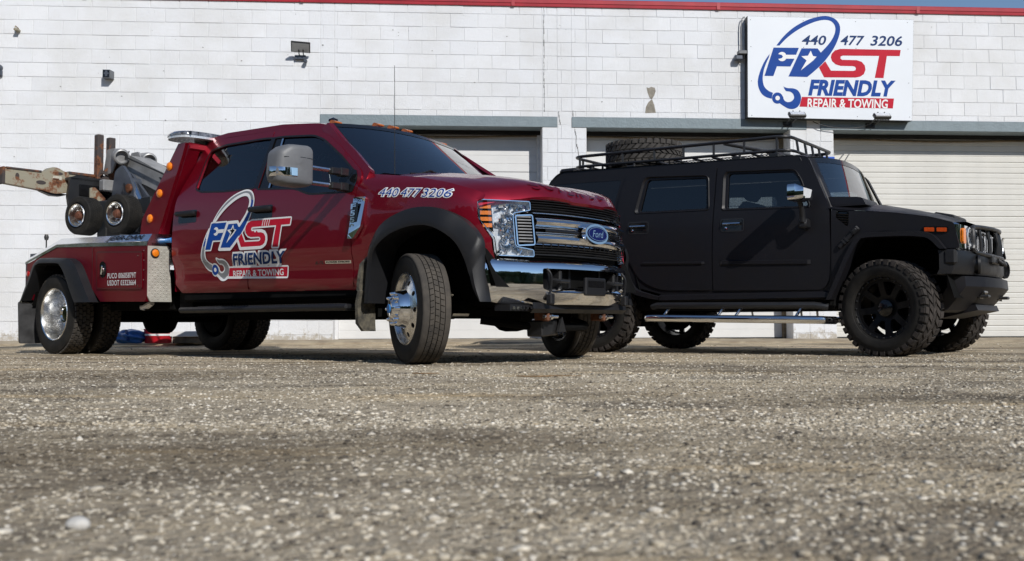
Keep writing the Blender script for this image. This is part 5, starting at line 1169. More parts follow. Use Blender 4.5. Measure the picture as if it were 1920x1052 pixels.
b = MB(); lettering(b, 'JERR-DAN', -3.93, 1.084, .62, .052, lambda u, v: (u, -(1.181 - .041 * (v - 1.077) / .066), v - .030 * (u + 3.6) + .002), shear=.35, bold=.03, space=1.05); b.build('maker_lettering', M['gloss'], TRK, 0)
b = MB(); b.box(-5.48, -3.2, -1.14, 1.14, 1.0, 1.05); b.box(-5.49, -5.46, -1.18, 1.18, .56, .95); b.build('deck', M['wreckerd'], TRK, 0)
# light pylon with the beacon bar
for s in (-1, 1):
    y0_, y1_ = s * 1.005, s * .80
    b = MB(); b.prism([(-3.615, 1.14), (-3.585, 1.30), (-3.0, 1.965), (-2.885, 1.962), (-2.93, 1.86), (-3.31, 1.14)], lambda u, v, w: (u, w, v), y0_, s * .985); b.prism([(-3.32, 1.14), (-2.895, 1.95), (-2.885, 1.962), (-2.87, 1.955), (-2.86, 1.93), (-3.27, 1.14)], lambda u, v, w: (u, w, v), s * .986, s * .86)
    py = b.build('light_pylon', P_, TRK, 0)
    for x, z in ((-3.135, 1.765), (-3.29, 1.525), (-3.445, 1.300)):
        T = Matrix.Translation((x, y0_, z)) @ (Matrix.Identity(4) if s < 0 else Matrix.Rotation(R(180), 4, 'Z'))
        b = MB(); b.lathe([(0, .040), (.008, .040), (.016, .034), (.024, .018), (.026, 0)], 22, T); b.build('marker_light', M['amber'], py)
b = MB(); b.box(-3.0, -2.86, -.985, .985, 1.90, 1.966, None, .012); b.build('pylon_beam', P_, TRK, 0)
def lightbar():
    o = rnd([(-3.16, -1.02), (-3.02, -1.09), (-2.84, -1.05), (-2.80, -.85), (-2.80, .85), (-2.84, 1.05), (-3.02, 1.09), (-3.16, 1.02)], .08)
    b = MB(); b.prism(o, lambda u, v, w: (u, v, w), 2.006, 2.030); lb = b.build('beacon_bar', M['lensbg'], TRK, 0)
    c = (-2.98, 0); sc = lambda k: [(c[0] + (p[0] - c[0]) * k, p[1] * (1 - (1 - k) * .25)) for p in o]
    b = MB(); b.grid([[(u, v, z) for u, v in sc(k)] for k, z in ((1.02, 2.03), (1.02, 2.045), (.94, 2.066), (.70, 2.078))], True); b.prism(sc(.70), lambda u, v, w: (u, v, w), 2.070, 2.078); b.build('dome', M['beacon'] if 'beacon' in M else M.setdefault('beacon', mat('clear_beacon_dome', (.30, .31, .33), .08, .3, 1.0, col2=(.06, .06, .07), vscale=26)), lb, 40)
    b = MB()
    for k in range(26):
        y = -1.0 + k * .08; b.box(-3.15, -2.81, y - .004, y + .004, 2.028, 2.062)
    b.build('divider', M['gloss'], lb, 0, stuff=True)
    b = MB(); b.box(-3.06, -2.88, -.8, .8, 1.964, 2.008, None, .006); b.build('mount', M['plastic'], lb, 0)
lightbar()
# boom, twin heads, hydraulics and the wheel-lift bar
b = MB()
for s in (-1, 1):
    b.prism(rnd([(-5.55, 1.45), (-5.50, 1.85), (-5.36, 2.03), (-5.20, 2.00), (-4.75, 1.62), (-4.3, 1.50), (-4.2, 1.10), (-4.4, 1.05), (-4.95, 1.30)], .05), lambda u, v, w: (u, s * w, v), .13, .16)
b.build('mast', M['wreckerd'], TRK, 0)
b = MB(); b.prism(rnd([(-5.50, 1.95), (-5.46, 2.14), (-5.30, 2.22), (-4.8, 2.02), (-3.6, 1.56), (-3.4, 1.40), (-3.42, 1.32), (-3.8, 1.40), (-5.0, 1.86)], .04), lambda u, v, w: (u, w, v), -.12, .12)
b.build('boom', M['wrecker'], TRK, 0)
for y in (-.15, .15):
    b = MB(); T = Matrix.Translation((-5.42, y * 1.15, 2.215)) @ Matrix.Rotation(R(70), 4, 'Z') @ Matrix.Rotation(R(12), 4, 'X') @ Matrix.Scale(1.25, 4)
    b.lathe([(-.16, 0), (-.16, .055), (-.02, .062), (.0, .068), (.10, .072), (.115, .066), (.12, .055), (.08, .045), (.08, 0)], 24, T); b.prism(rnd([(-5.68, 2.02), (-5.60, 2.30), (-5.45, 2.30), (-5.38, 2.19), (-5.52, 2.02)], .02), lambda u, v, w: (u, w, v), y - .07, y - .05); b.prism(rnd([(-5.68, 2.05), (-5.60, 2.30), (-5.45, 2.29), (-5.38, 2.20), (-5.52, 2.05)], .02), lambda u, v, w: (u, w, v), y + .05, y + .07); hd = b.build('cable_head', M['wrecker'], TRK)
    MB().tube([(-5.30, y - .02, 2.19), (-4.6, y * 1.2, 1.95), (-3.25, y * 1.6, 1.46)], .010, 6).build('winch_cable', M['cable'], hd)
b = MB(); b.tube([(-5.05, -.22, 1.86), (-4.70, -.22, 1.42)], .035, 12); b.build('hydraulic_ram', M['chrome'], TRK)
b = MB(); b.tube([(-4.80, -.22, 1.54), (-4.35, -.22, 1.02)], .055, 12); b.tube([(-5.09, -.26, 1.88), (-5.09, -.10, 1.88)], .05, 12); b.build('ram_body', M['wreckerd'], TRK)
b = MB(); b.prism([(-3.75, 1.12), (-3.50, 1.42), (-3.40, 1.42), (-3.60, 1.12)], lambda u, v, w: (u, w, v), -.88, -.55); b.build('rear_guard', M['white'], TRK, 0)
b = MB(); b.lathe([(-.25, .16), (.25, .16)], 20, Matrix.Translation((-3.9, 0, 1.22)), caps=True); b.box(-4.1, -3.7, -.4, .4, 1.05, 1.15); b.build('winch', M['wreckerd'], TRK)
# crossbar reaching out past the right side
xb = -5.70
def cbar(name, pl, x0, x1, m): b = MB(); b.prism(pl, lambda u, v, w: (w, u, v), x0, x1); return b.build(name, m, TRK, 0)
cbar('crossbar', rnd([(-1.322, 1.972), (-1.322, 1.808), (-.93, 1.775), (-.83, 1.755), (-.76, 1.748), (-.66, 1.765), (-.54, 1.790), (-.2, 1.83), (-.2, 2.0), (-.54, 2.0), (-.66, 2.000), (-.72, 2.030), (-.775, 2.044), (-.83, 2.032), (-.875, 1.99), (-.92, 1.972)], [.01, .02, .02, .02, .02, .02, .01, .01, .01, .01, .03, .03, .03, .03, .03, .02]), xb - .10, xb + .0, M['rustbar'])
b = MB(); b.box(xb - .10, xb + .004, -1.345, -1.315, 1.800, 1.985, None, .006); b.build('bar_end', M['rusty'], TRK, 0)
b = MB(); b.box(xb - .11, xb + .012, -1.31, -.93, 1.968, 1.985, Matrix.Identity(4)); b.box(xb - .11, xb + .01, -.62, -.15, 1.985, 2.012); b.build('bar_cap', M['rusty'], TRK, 0)
b = MB(); b.box(xb + .001, xb + .006, -.80, -.70, 1.905, 1.945); dc = b.build('decal', mat('faded_decal', (.62, .58, .48), .6, var=.3, vscale=30), TRK, 0)
b = MB(); b.box(xb + .006, xb + .0075, -.80, -.73, 1.905, 1.918); b.build('decal_band', M['brass'], dc, 0)
b = MB()
for y, z, w_, h_ in ((-.93, 1.855, .055, .022), (-.735, 1.975, .05, .018), (-1.19, 1.895, .022, .036)): b.prism(circ(y, z, w_, 14, h_), lambda u, v, w: (w, u, v), xb + .0005, xb + .003)
b.build('bar_slot', M['rusty'], TRK, 0, stuff=True)
b = MB(); b.prism([(-.92, 1.765), (-.80, 1.725), (-.70, 1.725), (-.60, 1.755)], lambda u, v, w: (w, u, v), xb - .09, xb - .02); b.build('bar_bracket', M['steelblk'], TRK, 0)
for y, h0, h1, m_ in ((-.275, 1.93, 2.470, M['rusty']), (-.130, 1.93, 2.455, M['rusty'])):
    b = MB(); b.box(-5.72, -5.64, y - .038, y + .038, h0, h1, None, .006); b.build('stake', m_, TRK, 0)
b = MB(); b.prism([(-.33, 1.92), (-.12, 1.92), (-.10, 2.12), (-.2, 2.03)], lambda u, v, w: (w, u, v), -5.63, -5.60); b.prism([(-.30, 2.02), (.05, 2.32), (.02, 2.22), (-.22, 2.0)], lambda u, v, w: (w, u, v), -5.60, -5.58); b.build('stake_brace', M['rusty'], TRK, 0)
b = MB(); b.prism(rnd([(-.66, 1.93), (-.58, 1.965), (-.30, 1.95), (-.12, 1.93), (-.12, 1.80), (-.20, 1.70), (-.48, 1.69), (-.60, 1.62), (-.67, 1.60), (-.69, 1.72)], .02), lambda u, v, w: (w, u, v), -5.62, -5.58); b.box(-5.72, -5.58, -.66, .1, 1.90, 1.94, None, .01); b.build('lift_carriage', M['steelblk'], TRK, 0)
b = MB(); b.box(-5.582, -5.57, -.56, -.22, 1.735, 1.865, None, .01); b.build('carriage_recess', M['gloss'], TRK, 0)
b = MB(); b.box(-5.60, -5.46, -.64, .35, 1.55, 1.66, None, .02); b.box(-5.62, -5.4, -.2, .3, 1.1, 1.62, None, .02); b.build('lift_crosshead', M['wreckerd'], TRK, 0)
b = MB(); b.box(-5.52, -5.42, -.36, -.14, 1.80, 1.93, None, .012); b.build('lift_housing', M['wrecker'], TRK, 0)
b = MB(); b.prism(rnd([(-.50, 1.82), (-.44, 1.83), (-.32, 1.72), (-.31, 1.62), (-.42, 1.60), (-.50, 1.68)], .015), lambda u, v, w: (w, u, v), -5.47, -5.45); b.build('lift_plate', M['rustbar'], TRK, 0)
b = MB(); b.tube([(-5.45, -.13, 1.87), (-5.45, -.05, 1.87)], .014, 8); b.build('grease_pin', M['steel'], TRK)
b = MB(); b.prism(rnd([(-5.40, 1.78), (-5.34, 2.02), (-5.20, 2.08), (-5.06, 1.95), (-4.96, 1.80), (-4.90, 1.40), (-5.05, 1.28), (-5.30, 1.30)], .03), lambda u, v, w: (u, w, v), -.27, -.235); b.build('mast_plate', M['wreckerd'], TRK, 0)
b = MB(); b.lathe([(0, .05), (.03, .05), (.035, .02), (.035, 0)], 16, Matrix.Translation((-5.03, -.27, 1.80))); b.build('pivot_pin', M['brass'], TRK)
for p in ([(-5.25, -.30, 1.75), (-5.05, -.36, 1.55), (-4.85, -.34, 1.60), (-4.6, -.3, 1.35), (-4.4, -.35, 1.15)], [(-5.1, -.30, 1.85), (-4.9, -.40, 1.72), (-4.7, -.36, 1.5), (-4.55, -.42, 1.2)], [(-5.3, .1, 2.05), (-5.0, -.05, 2.02), (-4.4, -.15, 1.78), (-3.9, -.2, 1.55)], [(-5.55, -.5, 1.68), (-5.4, -.62, 1.5), (-5.2, -.55, 1.35), (-5.0, -.45, 1.2)]):
    MB().tube(crom(p, 5), .014, 6).build('hydraulic_hose', M['plastic'], TRK)
b = MB(); b.tube([(-5.38, -1.02, 1.08), (-5.38, -1.02, 1.22)], .008, 6); b.tube([(-5.38, -1.02, 1.20), (-5.38, -1.02, 1.23), (-5.38, -1.02, 1.26)], [.018, .026, .016], 8); b.build('control_lever', M['cable'], TRK)

# stowed dolly: its small wheels stand on the deck, a thing of its own
DOL = thing('tow_dolly', 'tow dolly with two small bright-rimmed tyres stowed on the deck behind the red cab', 'dolly', TRK.matrix_basis @ Vector((-4.4, -.92, 1.178)), -TYAW + R(9))
def dolly_wheel(x, z, first=[None]):
    if first[0] is None:
        b = MB(); b.lathe([(.092, .120), (.100, .116), (.094, .108), (.05, .100), (.02, .094), (.012, .085), (.012, .045), (.0, .045)], 36); w = b.build('wheel', M['alloy'], DOL, 40)
        half = sidewall(.194, .114, .18, .010); blk = []
        for k in range(6): blk.append((-.076 + k * .0252, -.076 + k * .0252 + .021, .186, .1955, 46, .72, .5 * (k % 2), .0))
        t = tyre('tyre', closed_prof(half, [(0, .192)]), M['rubber'], w, blk, 40)
        b = MB(); b.lathe([(.01, .050), (.07, .046), (.090, .034), (.094, 0)], 20); hb = b.build('hub', M['hubrust'] if 'hubrust' in M else M.setdefault('hubrust', mat('rusted_hub', (.16, .055, .028), .8, var=.6, vscale=40)), w)
        b = MB()
        for k in range(5): a = k * 1.2566; b.lathe([(.02, .012), (.045, .010), (.047, 0)], 8, Matrix.Translation((.062 * math.cos(a), 0, .062 * math.sin(a))))
        b.build('lug_nut', M['rusty'], w, stuff=True); first[0] = w
    else: w = copy_tree(first[0], DOL)
    w.location = (x, -.06, z); return w
dolly_wheel(-.235, .225); w2 = dolly_wheel(.335, .212); w2.rotation_euler = (0, R(40), 0)
b = MB(); b.box(-.60, .55, .30, .40, .30, .42, None, .012); b.tube([(-.235, -.05, .225), (-.235, .36, .225)], .035, 8); b.tube([(.335, -.05, .212), (.335, .36, .212)], .035, 8); b.box(-.40, -.25, .22, .40, 0.0, .42, None, .01); b.box(.26, .41, .22, .40, 0.0, .42, None, .01); b.build('frame', M['steelblk'], DOL, 0)
# ------------------------------------------------------------------ black off-road wagon (same local axes)
HYAW = 0.6325
SUV = thing('off_road_wagon', 'matte black boxy off-road wagon with roof rack and chunky tyres, parked behind the red truck', 'car', (3.8103, 9.5345, 0), -HYAW)
K_ = M['matte']
def hside(x, z):
    y = .98 - .13 * max(0, z - 1.25) - .05 * max(0, .70 - z)
    return y
def HF(s, off=0.0): return lambda u, v, *k: (u, s * (hside(u, v) + off + (k[0] * .00003 if k else 0)), v)
def resample(l, n):
    L = [0.0]
    for i in range(len(l)): L.append(L[-1] + math.dist(l[i], l[(i + 1) % len(l)]))
    t = np.linspace(0, L[-1], n, endpoint=False); q = l + [l[0]]
    return list(zip(np.interp(t, L, [p[0] for p in q]), np.interp(t, L, [p[1] for p in q])))
WB2 = 2.93
RWR = rnd([(-2.482, 1.400), (-2.478, 1.440), (-2.404, 1.745), (-2.364, 1.780), (-1.705, 1.737), (-1.672, 1.712), (-1.652, 1.379)], [.02, .03, .03, .03, .03, .03, .03])
RWG = rnd([(-2.425, 1.420), (-2.418, 1.45), (-2.362, 1.715), (-2.335, 1.742), (-1.740, 1.708), (-1.705, 1.69), (-1.69, 1.405)], [.02, .03, .03, .03, .03, .03, .03])
FWR = rnd([(-1.530, 1.368), (-1.528, 1.405), (-1.527, 1.72), (-1.50, 1.752), (-.810, 1.712), (-.745, 1.608), (-.652, 1.338)], [.02, .03, .03, .03, .04, .04, .02])
FWG = rnd([(-1.478, 1.388), (-1.477, 1.42), (-1.478, 1.70), (-1.460, 1.726), (-.84, 1.690), (-.775, 1.600), (-.685, 1.358)], [.02, .03, .03, .03, .04, .04, .02])
QWG = rnd([(-3.52, 1.53), (-3.49, 1.79), (-2.66, 1.768), (-2.735, 1.50)], .03)
RD = rnd([(-2.580, 1.848), (-2.645, 1.676), (-2.688, 1.489), (-2.690, 1.25), (-2.640, 1.10), (-2.53, .905), (-2.432, .745), (-2.30, .662), (-2.152, .620), (-1.628, .611), (-1.632, .941), (-1.598, 1.812)], [.05, .1, .1, .1, .1, .1, .1, .08, .08, .03, .1, .03])
FD = rnd([(-1.586, 1.812), (-1.620, .94), (-1.616, .606), (-.56, .591), (-.50, .650), (-.482, .95), (-.487, 1.340), (-.585, 1.56), (-.69, 1.760), (-.745, 1.785)], [.03, .1, .03, .06, .06, .05, .06, .08, .05, .03])
SIDE = rnd([(-3.62, .93), (-3.63, 1.35), (-3.560, 1.82), (-3.48, 1.895), (-3.41, 1.925), (-2.57, 1.900), (-1.85, 1.874), (-.80, 1.842), (-.70, 1.815), (-.49, 1.345), (-.475, .9), (-.48, .57), (-2.17, .578), (-2.47, .66), (-2.62, .965), (-2.68, 1.03), (-3.22, 1.03), (-3.33, .93)], .03)
for s in (-1, 1):
    b = MB(); panel(b, SIDE, HF(s, -.008), [RWG, FWG, QWG], .09, .05, (0, -s, 0)); b.build('body_side', K_, SUV)
    g = MB(); flat(g, QWG, HF(s, -.012)); g.build('quarter_window', M['gloss'], SUV, 0)
    for ol, rc, gl, hx, hz, rdg in ((RD, RWR, RWG, -2.425, 1.258, (-2.40, -1.705, .893, .034)), (FD, FWR, FWG, -1.413, 1.225, (-1.545, -.662, .868, .052))):
        b = MB(); panel(b, ol, HF(s, .004), [rc], .09, .012, (0, -s, 0)); d = b.build('door', K_, SUV)
        n = 72; A_, B_ = resample(rc, n), resample(gl, n)
        b = MB(); b.grid([[HF(s, .004)(*p) for p in A_], [HF(s, .010)(p[0] * .85 + q[0] * .15, p[1] * .85 + q[1] * .15) for p, q in zip(A_, B_)], [HF(s, -.030)(*q) for q in B_]], True); b.build('window_frame', K_, d, 50)
        g = MB(); flat(g, gl, HF(s, -.028)); g.build('window', M['tint2'], d, 0)
        # pressed edge bevel round the door skin
        c = (sum(p[0] for p in ol) / len(ol), sum(p[1] for p in ol) / len(ol))
        # raised rib
        x0, x1, z0, h = rdg; sl = -.03
        b = MB(); prof = [(0, -h / 2), (.014, -h / 2 + .012), (.014, h / 2 - .008), (0, h / 2)]
        b.grid([[(x, s * (hside(x, z0) + .004 + o * e), z0 + dz + sl * (x - x0)) for o, dz in prof] for x, e in ((x0, 0), (x0 + .025, 1), (x1 - .025, 1), (x1, 0))]); b.build('rib', K_, d, 20)
        ho = rnd([(hx - .115, hz - .058), (hx + .115, hz - .064), (hx + .115, hz + .052), (hx - .115, hz + .058)], .022)
        b = MB(); stroke(b, ho, .012, HF(s, .007)); hb = b.build('handle_bezel', M['steelblk'], d, 0)
        b = MB(); flat(b, ho, HF(s, .0062)); b.build('handle_cup', M['gloss'], hb, 0)
        b = MB(); b.tube([(hx - .09, s * (hside(hx, hz) + .018), hz + .012), (hx + .085, s * (hside(hx, hz) + .018), hz + .008)], .013, 8); b.lathe([(0, .014), (.012, .013), (.014, 0)], 12, Matrix.Translation((hx - .06, s * (hside(hx, hz) + .006), hz - .03)) if s < 0 else Matrix.Translation((hx - .06, s * (hside(hx, hz) + .006), hz - .03)) @ Matrix.Rotation(R(180), 4, 'Z')); b.build('handle', M['chrome'], hb)
    # front wing with the wheel opening
    FW = rnd([(-.475, .57), (-.470, 1.30), (-.45, 1.318), (-.297, 1.285), (.065, 1.245), (.366, 1.190), (.560, 1.128), (.600, .912), (.455, .915), (.393, 1.000), (.331, 1.030), (-.174, 1.046), (-.205, 1.030), (-.292, .890), (-.388, .684), (-.455, .54)], [.02, .02, .02, .05, .05, .05, .03, .02, .03, .05, .05, .05, .04, .05, .05, .03])
    VENT = [(-.425, 1.292), (-.312, 1.278), (-.317, 1.150), (-.338, 1.150), (-.430, 1.232)]
    b = MB(); panel(b, FW, HF(s, .002), [rnd(VENT, .01)], .08, .02, (0, -s, 0)); fw_ = b.build('wing', K_, SUV)
    b = MB(); flat(b, VENT, HF(s, -.03)); vb = b.build('vent', M['gloss'], fw_, 0)
    for i in range(6):
        z = 1.270 - i * .021; xl = -.425 + max(0, 1.228 - z) * 1.1
        b = MB(); b.grid([[(x, s * (.98 + o), z + dz - .12 * (x + .42)) for x in (xl, -.315)] for o, dz in ((-.022, 0), (.000, -.006), (-.004, -.012), (-.024, -.010))]); b.build('louvre', K_, vb, 0)
    # flare over the arch
    def flare(o_, i_, yb, w=.05, name='arch_flare'):
        b = MB(); rows = [[], [], [], []]
        for (xo, zo), (xi, zi) in zip(o_, i_):
            for r_, (t, y) in zip(rows, ((0, yb), (.12, yb + w), (1, yb + w), (1, yb - .10))): r_.append((xo + (xi - xo) * t, s * y, zo + (zi - zo) * t))
        b.grid(rows); return b.build(name, K_, SUV, 40)
    flare(crom([(-.520, .50), (-.435, .684), (-.335, .905), (-.245, 1.045), (-.19, 1.075), (-.10, 1.080), (.15, 1.076), (.331, 1.062), (.415, 1.020), (.475, .945), (.500, .908)], 4),
          crom([(-.470, .50), (-.388, .675), (-.292, .885), (-.21, 1.015), (-.17, 1.032), (-.10, 1.036), (.15, 1.032), (.320, 1.015), (.380, .985), (.435, .925), (.455, .908)], 4), .984)
    flare(crom([(-3.40, .90), (-3.30, 1.02), (-3.20, 1.085), (-2.95, 1.09), (-2.72, 1.085), (-2.66, 1.03), (-2.56, .86), (-2.46, .66), (-2.30, .592), (-2.17, .560)], 4),
          crom([(-3.36, .86), (-3.27, .98), (-3.18, 1.035), (-2.95, 1.04), (-2.75, 1.035), (-2.70, .99), (-2.62, .83), (-2.505, .62), (-2.33, .552), (-2.19, .525)], 4), .984)
    for xc in (0, -WB2):
        b = MB(); b.grid([[(xc + x, s * y, z) for x, z in [(-.50, .45), (-.38, .80), (-.22, 1.05), (.0, 1.09), (.25, 1.06), (.45, .86), (.55, .5)]] for y in (.985, .30)]); b.box(xc - .55, xc + .55, s * .28, s * .30, .45, 1.1); b.build('wheel_well', M['dark'], SUV)
    # rocker strip, step bar
    b = MB(); b.grid([[(x, s * y, z) for x in (-2.19, -.50)] for z, y in ((.578, .972), (.566, 1.005), (.522, 1.010), (.508, .985), (.50, .90))]); b.build('rocker', K_, SUV, 20)
    MB().box(-2.5, -.45, s * .45, s * .92, .42, .60, None, .03).build('sill', M['dark'], SUV, 0)
    MB().tube([(-2.27, s * .98, .462), (-2.20, s * 1.015, .470), (-.62, s * 1.015, .452), (-.51, s * .98, .435)], .032, 10).build('sill_tube', M['steelblk'], SUV)
    sb = MB().tube(crom([(-2.28, s * .93, .342), (-2.26, s * 1.06, .345), (-2.19, s * 1.115, .347), (-1.4, s * 1.12, .334), (-.62, s * 1.115, .322), (-.51, s * 1.06, .318), (-.47, s * .93, .316)], 6), .036, 14).build('step_bar', M['chrome'], SUV, 60)
    for x in (-2.10, -1.525, -1.345, -.762): MB().tube([(x, s * 1.11, .35), (x + .03, s * 1.0, .45)], .013, 8).build('bracket', M['chrome'], sb)
    # amber side marker
    mo = rnd([(.312, 1.108), (.518, 1.094), (.518, 1.048), (.312, 1.062)], .018)
    b = MB(); panel(b, mo, HF(s, .012), [], None, .012, (0, -s, 0)); sm2 = b.build('side_marker', M['gloss'], SUV, 0)
    for x0, x1 in ((.325, .405), (.425, .505)):
        b = MB(); b.prism(rnd([(x0, 1.098 - .07 * (x0 - .32)), (x1, 1.098 - .07 * (x1 - .32)), (x1, 1.064 - .07 * (x1 - .32)), (x0, 1.064 - .07 * (x0 - .32))], .008), lambda u, v, w: (u, s * w, v), .990, .9965); b.build('lens', M['orl'] if 'orl' in M else M.setdefault('orl', mat('orange_red_lens', (.55, .07, .008), .2, coat=1.0, var=.2, vscale=40)), sm2, 0)
    # bonnet latch strap
    T = Matrix.Translation((-.315, s * .998, 1.045)) @ Matrix.Rotation(R(-45), 4, 'Y')
    b = MB(); b.box(-.12, .11, -.012, .012, -.020, .020, T, .008); b.box(.045, .125, -.018, .018, -.026, .026, T, .01); lt = b.build('bonnet_latch', M['plastic'], SUV, 0)
    b = MB(); b.box(.065, .105, -.022, .022, -.012, .012, T, .004); b.box(-.06, -.045, -.018, .018, -.024, .024, T); b.box(-.03, -.015, -.018, .018, -.024, .024, T); b.build('buckle', M['steelblk'], lt, 0)
    # mirror
    mo = rnd([(1.06, 1.375), (1.06, 1.520), (1.34, 1.520), (1.34, 1.375)], .035)
    b = MB(); V, T_, L_ = tri2d(mo, [], .03)
    def dm(u, v): d_ = min(math.dist((u, v), p) for p in L_[0]); return (-.70 + .03 + .075 * math.sqrt(max(0, 1 - (1 - min(1, d_ / .022)) ** 2)), s * u, v)
    b.add([dm(*p) for p in V], T_); l0 = L_[0]; n_ = len(l0); b.add([(-.67, s * p[0], p[1]) for p in l0] + [(-.735, s * p[0], p[1]) for p in l0], [(i, (i + 1) % n_, n_ + (i + 1) % n_, n_ + i) for i in range(n_)]); flat(b, l0, lambda u, v: (-.733, s * u, v)); mi = b.build('mirror', M['chrome'], SUV, 60)
    b = MB(); b.tube([(-.69, s * 1.16, 1.385), (-.69, s * 1.10, 1.30), (-.69, s * 1.09, 1.20)], [.022, .026, .030], 10); b.box(-.735, -.655, s * .97, s * 1.10, 1.14, 1.235, None, .018); b.build('mirror_arm', M['plastic'], mi, 40)
# roof, screen, bonnet
def hroof(x, y): return float(np.interp(x, [-3.56, -3.46, -3.40, -2.57, -1.85, -.80, -.71], [1.80, 1.885, 1.925, 1.902, 1.876, 1.842, 1.815])) + .075 * (1 - (abs(y) / .90) ** 2)
b = MB(); b.grid([[(x, y, hroof(x, y)) for y in np.linspace(-.90, .90, 19)] for x in list(np.linspace(-3.57, -3.3, 6)) + list(np.linspace(-3.2, -.71, 20))]); b.build('roof', K_, SUV)
for s in (-1, 1): MB().box(-3.47, -3.25, s * .86, s * .70, 1.90, 1.965, None, .03).build('roof_lamp', K_, SUV, 0)
b = MB(); b.grid([[(x, y, z) for y in np.linspace(-.97, .97, 5)] for x, z in ((-3.60, .7), (-3.64, 1.35))] + [[(-3.57, y * .92, hroof(-3.57, y * .92)) for y in np.linspace(-.97, .97, 5)]]); b.build('tailgate', K_, SUV)
def hw(u, v): x0, z0, y0, x1, z1, y1 = -.49, 1.335, .90, -.705, 1.815, .80; bow = 1 - u * u; return (x0 + (x1 - x0) * v + .07 * bow, u * (y0 + (y1 - y0) * v), z0 + (z1 - z0) * v + .06 * bow * v)
MB().grid([[hw(u, v) for u in np.linspace(-.93, .93, 13)] for v in np.linspace(.03, .94, 7)]).build('windscreen', M['wind'], SUV)
b = MB()
for s in (-1, 1):
    b.grid([[hw(s * u, v) for u in (.90, .965)] for v in np.linspace(0, 1, 7)])
b.grid([[(hw(u, v)[0] + .003, hw(u, v)[1], hw(u, v)[2]) for u in np.linspace(-1, 1, 13)] for v in (.90, 1.0)]); b.build('windscreen_frame', M['gloss'], SUV)
for s in (-1, 1):
    b = MB(); b.grid([[Vector(hw(s * .95, v)) + Vector((.012, 0, 0)), Vector(hw(s * 1.0, v)) + Vector((.012, s * .01, 0)), (hw(s, v)[0] - .07, s * hside(0, hw(s, v)[2]), hw(s, v)[2])] for v in np.linspace(-.02, 1, 8)]); b.build('pillar', K_, SUV, 30)
def hb(x, y):
    e = float(np.interp(x, [-.50, -.297, .065, .366, .56, .62], [1.32, 1.290, 1.248, 1.193, 1.132, 1.11])); c = float(np.interp(x, [-.50, -.304, -.091, .16, .349, .49, .586, .64], [1.395, 1.385, 1.355, 1.298, 1.250, 1.205, 1.165, 1.135]))
    a = abs(y); t = min(1, max(0, (.98 - a) / .40)); return e + (c - e) * (t ** .75)
b = MB(); b.grid([[(-.50 + t * (1.075 - .035 * (abs(y) / .98) ** 4), y, hb(-.50 + t * 1.09, y)) for y in np.linspace(-.983, .983, 33)] for t in np.linspace(0, 1, 20)]); b.build('bonnet', K_, SUV, 40)
for s in (-1, 1):
    o_ = [(-.57, 1.335), (-.535, 1.425), (-.50, 1.432), (-.25, 1.412), (-.215, 1.400), (-.18, 1.335)]
    b = MB(); b.prism(rnd(o_, .02), lambda u, v, w: (u, s * (w - .25 * max(0, v - 1.36)), v), .50, .91); b.build('cowl_box', K_, SUV, 30)
b = MB(); b.box(.22, .40, -.25, .25, 1.245, 1.285, Matrix.Translation((.31, 0, 1.265)) @ Matrix.Rotation(R(13), 4, 'Y') @ Matrix.Translation((-.31, 0, -1.265)), .015); b.build('bonnet_handle', M['plastic'], SUV, 0)
# front end
b = MB(); b.grid([[(.545 - .04 * (abs(y) / .97) ** 3, y, z) for y in np.linspace(-.95, .95, 21)] for z in (.90, 1.0, 1.13)]); b.build('front_panel', M['gloss'], SUV)
for s in (-1, 1):
    b = MB(); b.grid([[(x, s * y, z) for x, y in ((.555, .982), (.575, .978), (.590 - (s > 0) * .03, .950), (.600 - (s > 0) * .05, .90), (.605, .55))] for z in (1.112, .918)]); b.grid([[(x, s * y, z) for x, y in ((.555, .982), (.597, .950), (.605, .55))] for z in (1.112,)] + [[(x - .03, s * y, 1.128) for x, y in ((.555, .982), (.597, .950), (.605, .55))]]); hl = b.build('headlight', M['chrome'], SUV, 20)
    b = MB(); b.prism(rnd([(.900, 1.085), (.815, 1.085), (.815, .955), (.90, .955)], .03), lambda u, v, w: (w - (.05 if s > 0 else 0), s * u, v), .604, .616); b.build('turn_lamp', M['amber'], hl, 0)
    T = Matrix.Translation((.603, s * .67, 1.02)) @ Matrix.Rotation(R(90), 4, 'Z'); b = MB(); b.lathe([(.012, .085), (.016, .075), (-.02, .05), (-.03, 0)], 24, T); b.build('lamp', M['lensbg'], hl)
GR2 = None
for i in range(7):
    y = -.42 + i * .14; b = MB(); stroke(b, rnd([(y - .05, .93), (y + .05, .93), (y + .05, 1.095), (y - .05, 1.095)], .02), .018, lambda u, v, k: (.585 + k * .0001, u, v)); b.prism(rnd([(y - .05, .93), (y + .05, .93), (y + .05, 1.095), (y - .05, 1.095)], .02), lambda u, v, w: (w, u, v), .55, .572); b.build('grille_slot', M['chrome'], SUV, 0)
BG = MB(); lp = [(.635, -.60, .90), (.635, -.62, .96), (.63, -.61, 1.07), (.62, -.55, 1.115), (.685, -.2, 1.122), (.685, .2, 1.122), (.59, .50, 1.115), (.60, .55, 1.07), (.605, .56, .96), (.605, .54, .90), (.70, .2, .875), (.70, -.2, .875)]
BG.tube(crom(lp, 4, True), .020, 8, True); bg_ = BG.build('brush_guard', M['steelblk'], SUV)
for y in (-.42, -.21, 0, .21, .42): MB().tube([(.685 - .12 * abs(y), y, 1.118), (.71 - .14 * abs(y), y, 1.0), (.695 - .10 * abs(y), y, .88)], .016, 8).build('guard_bar', M['steelblk'], bg_)
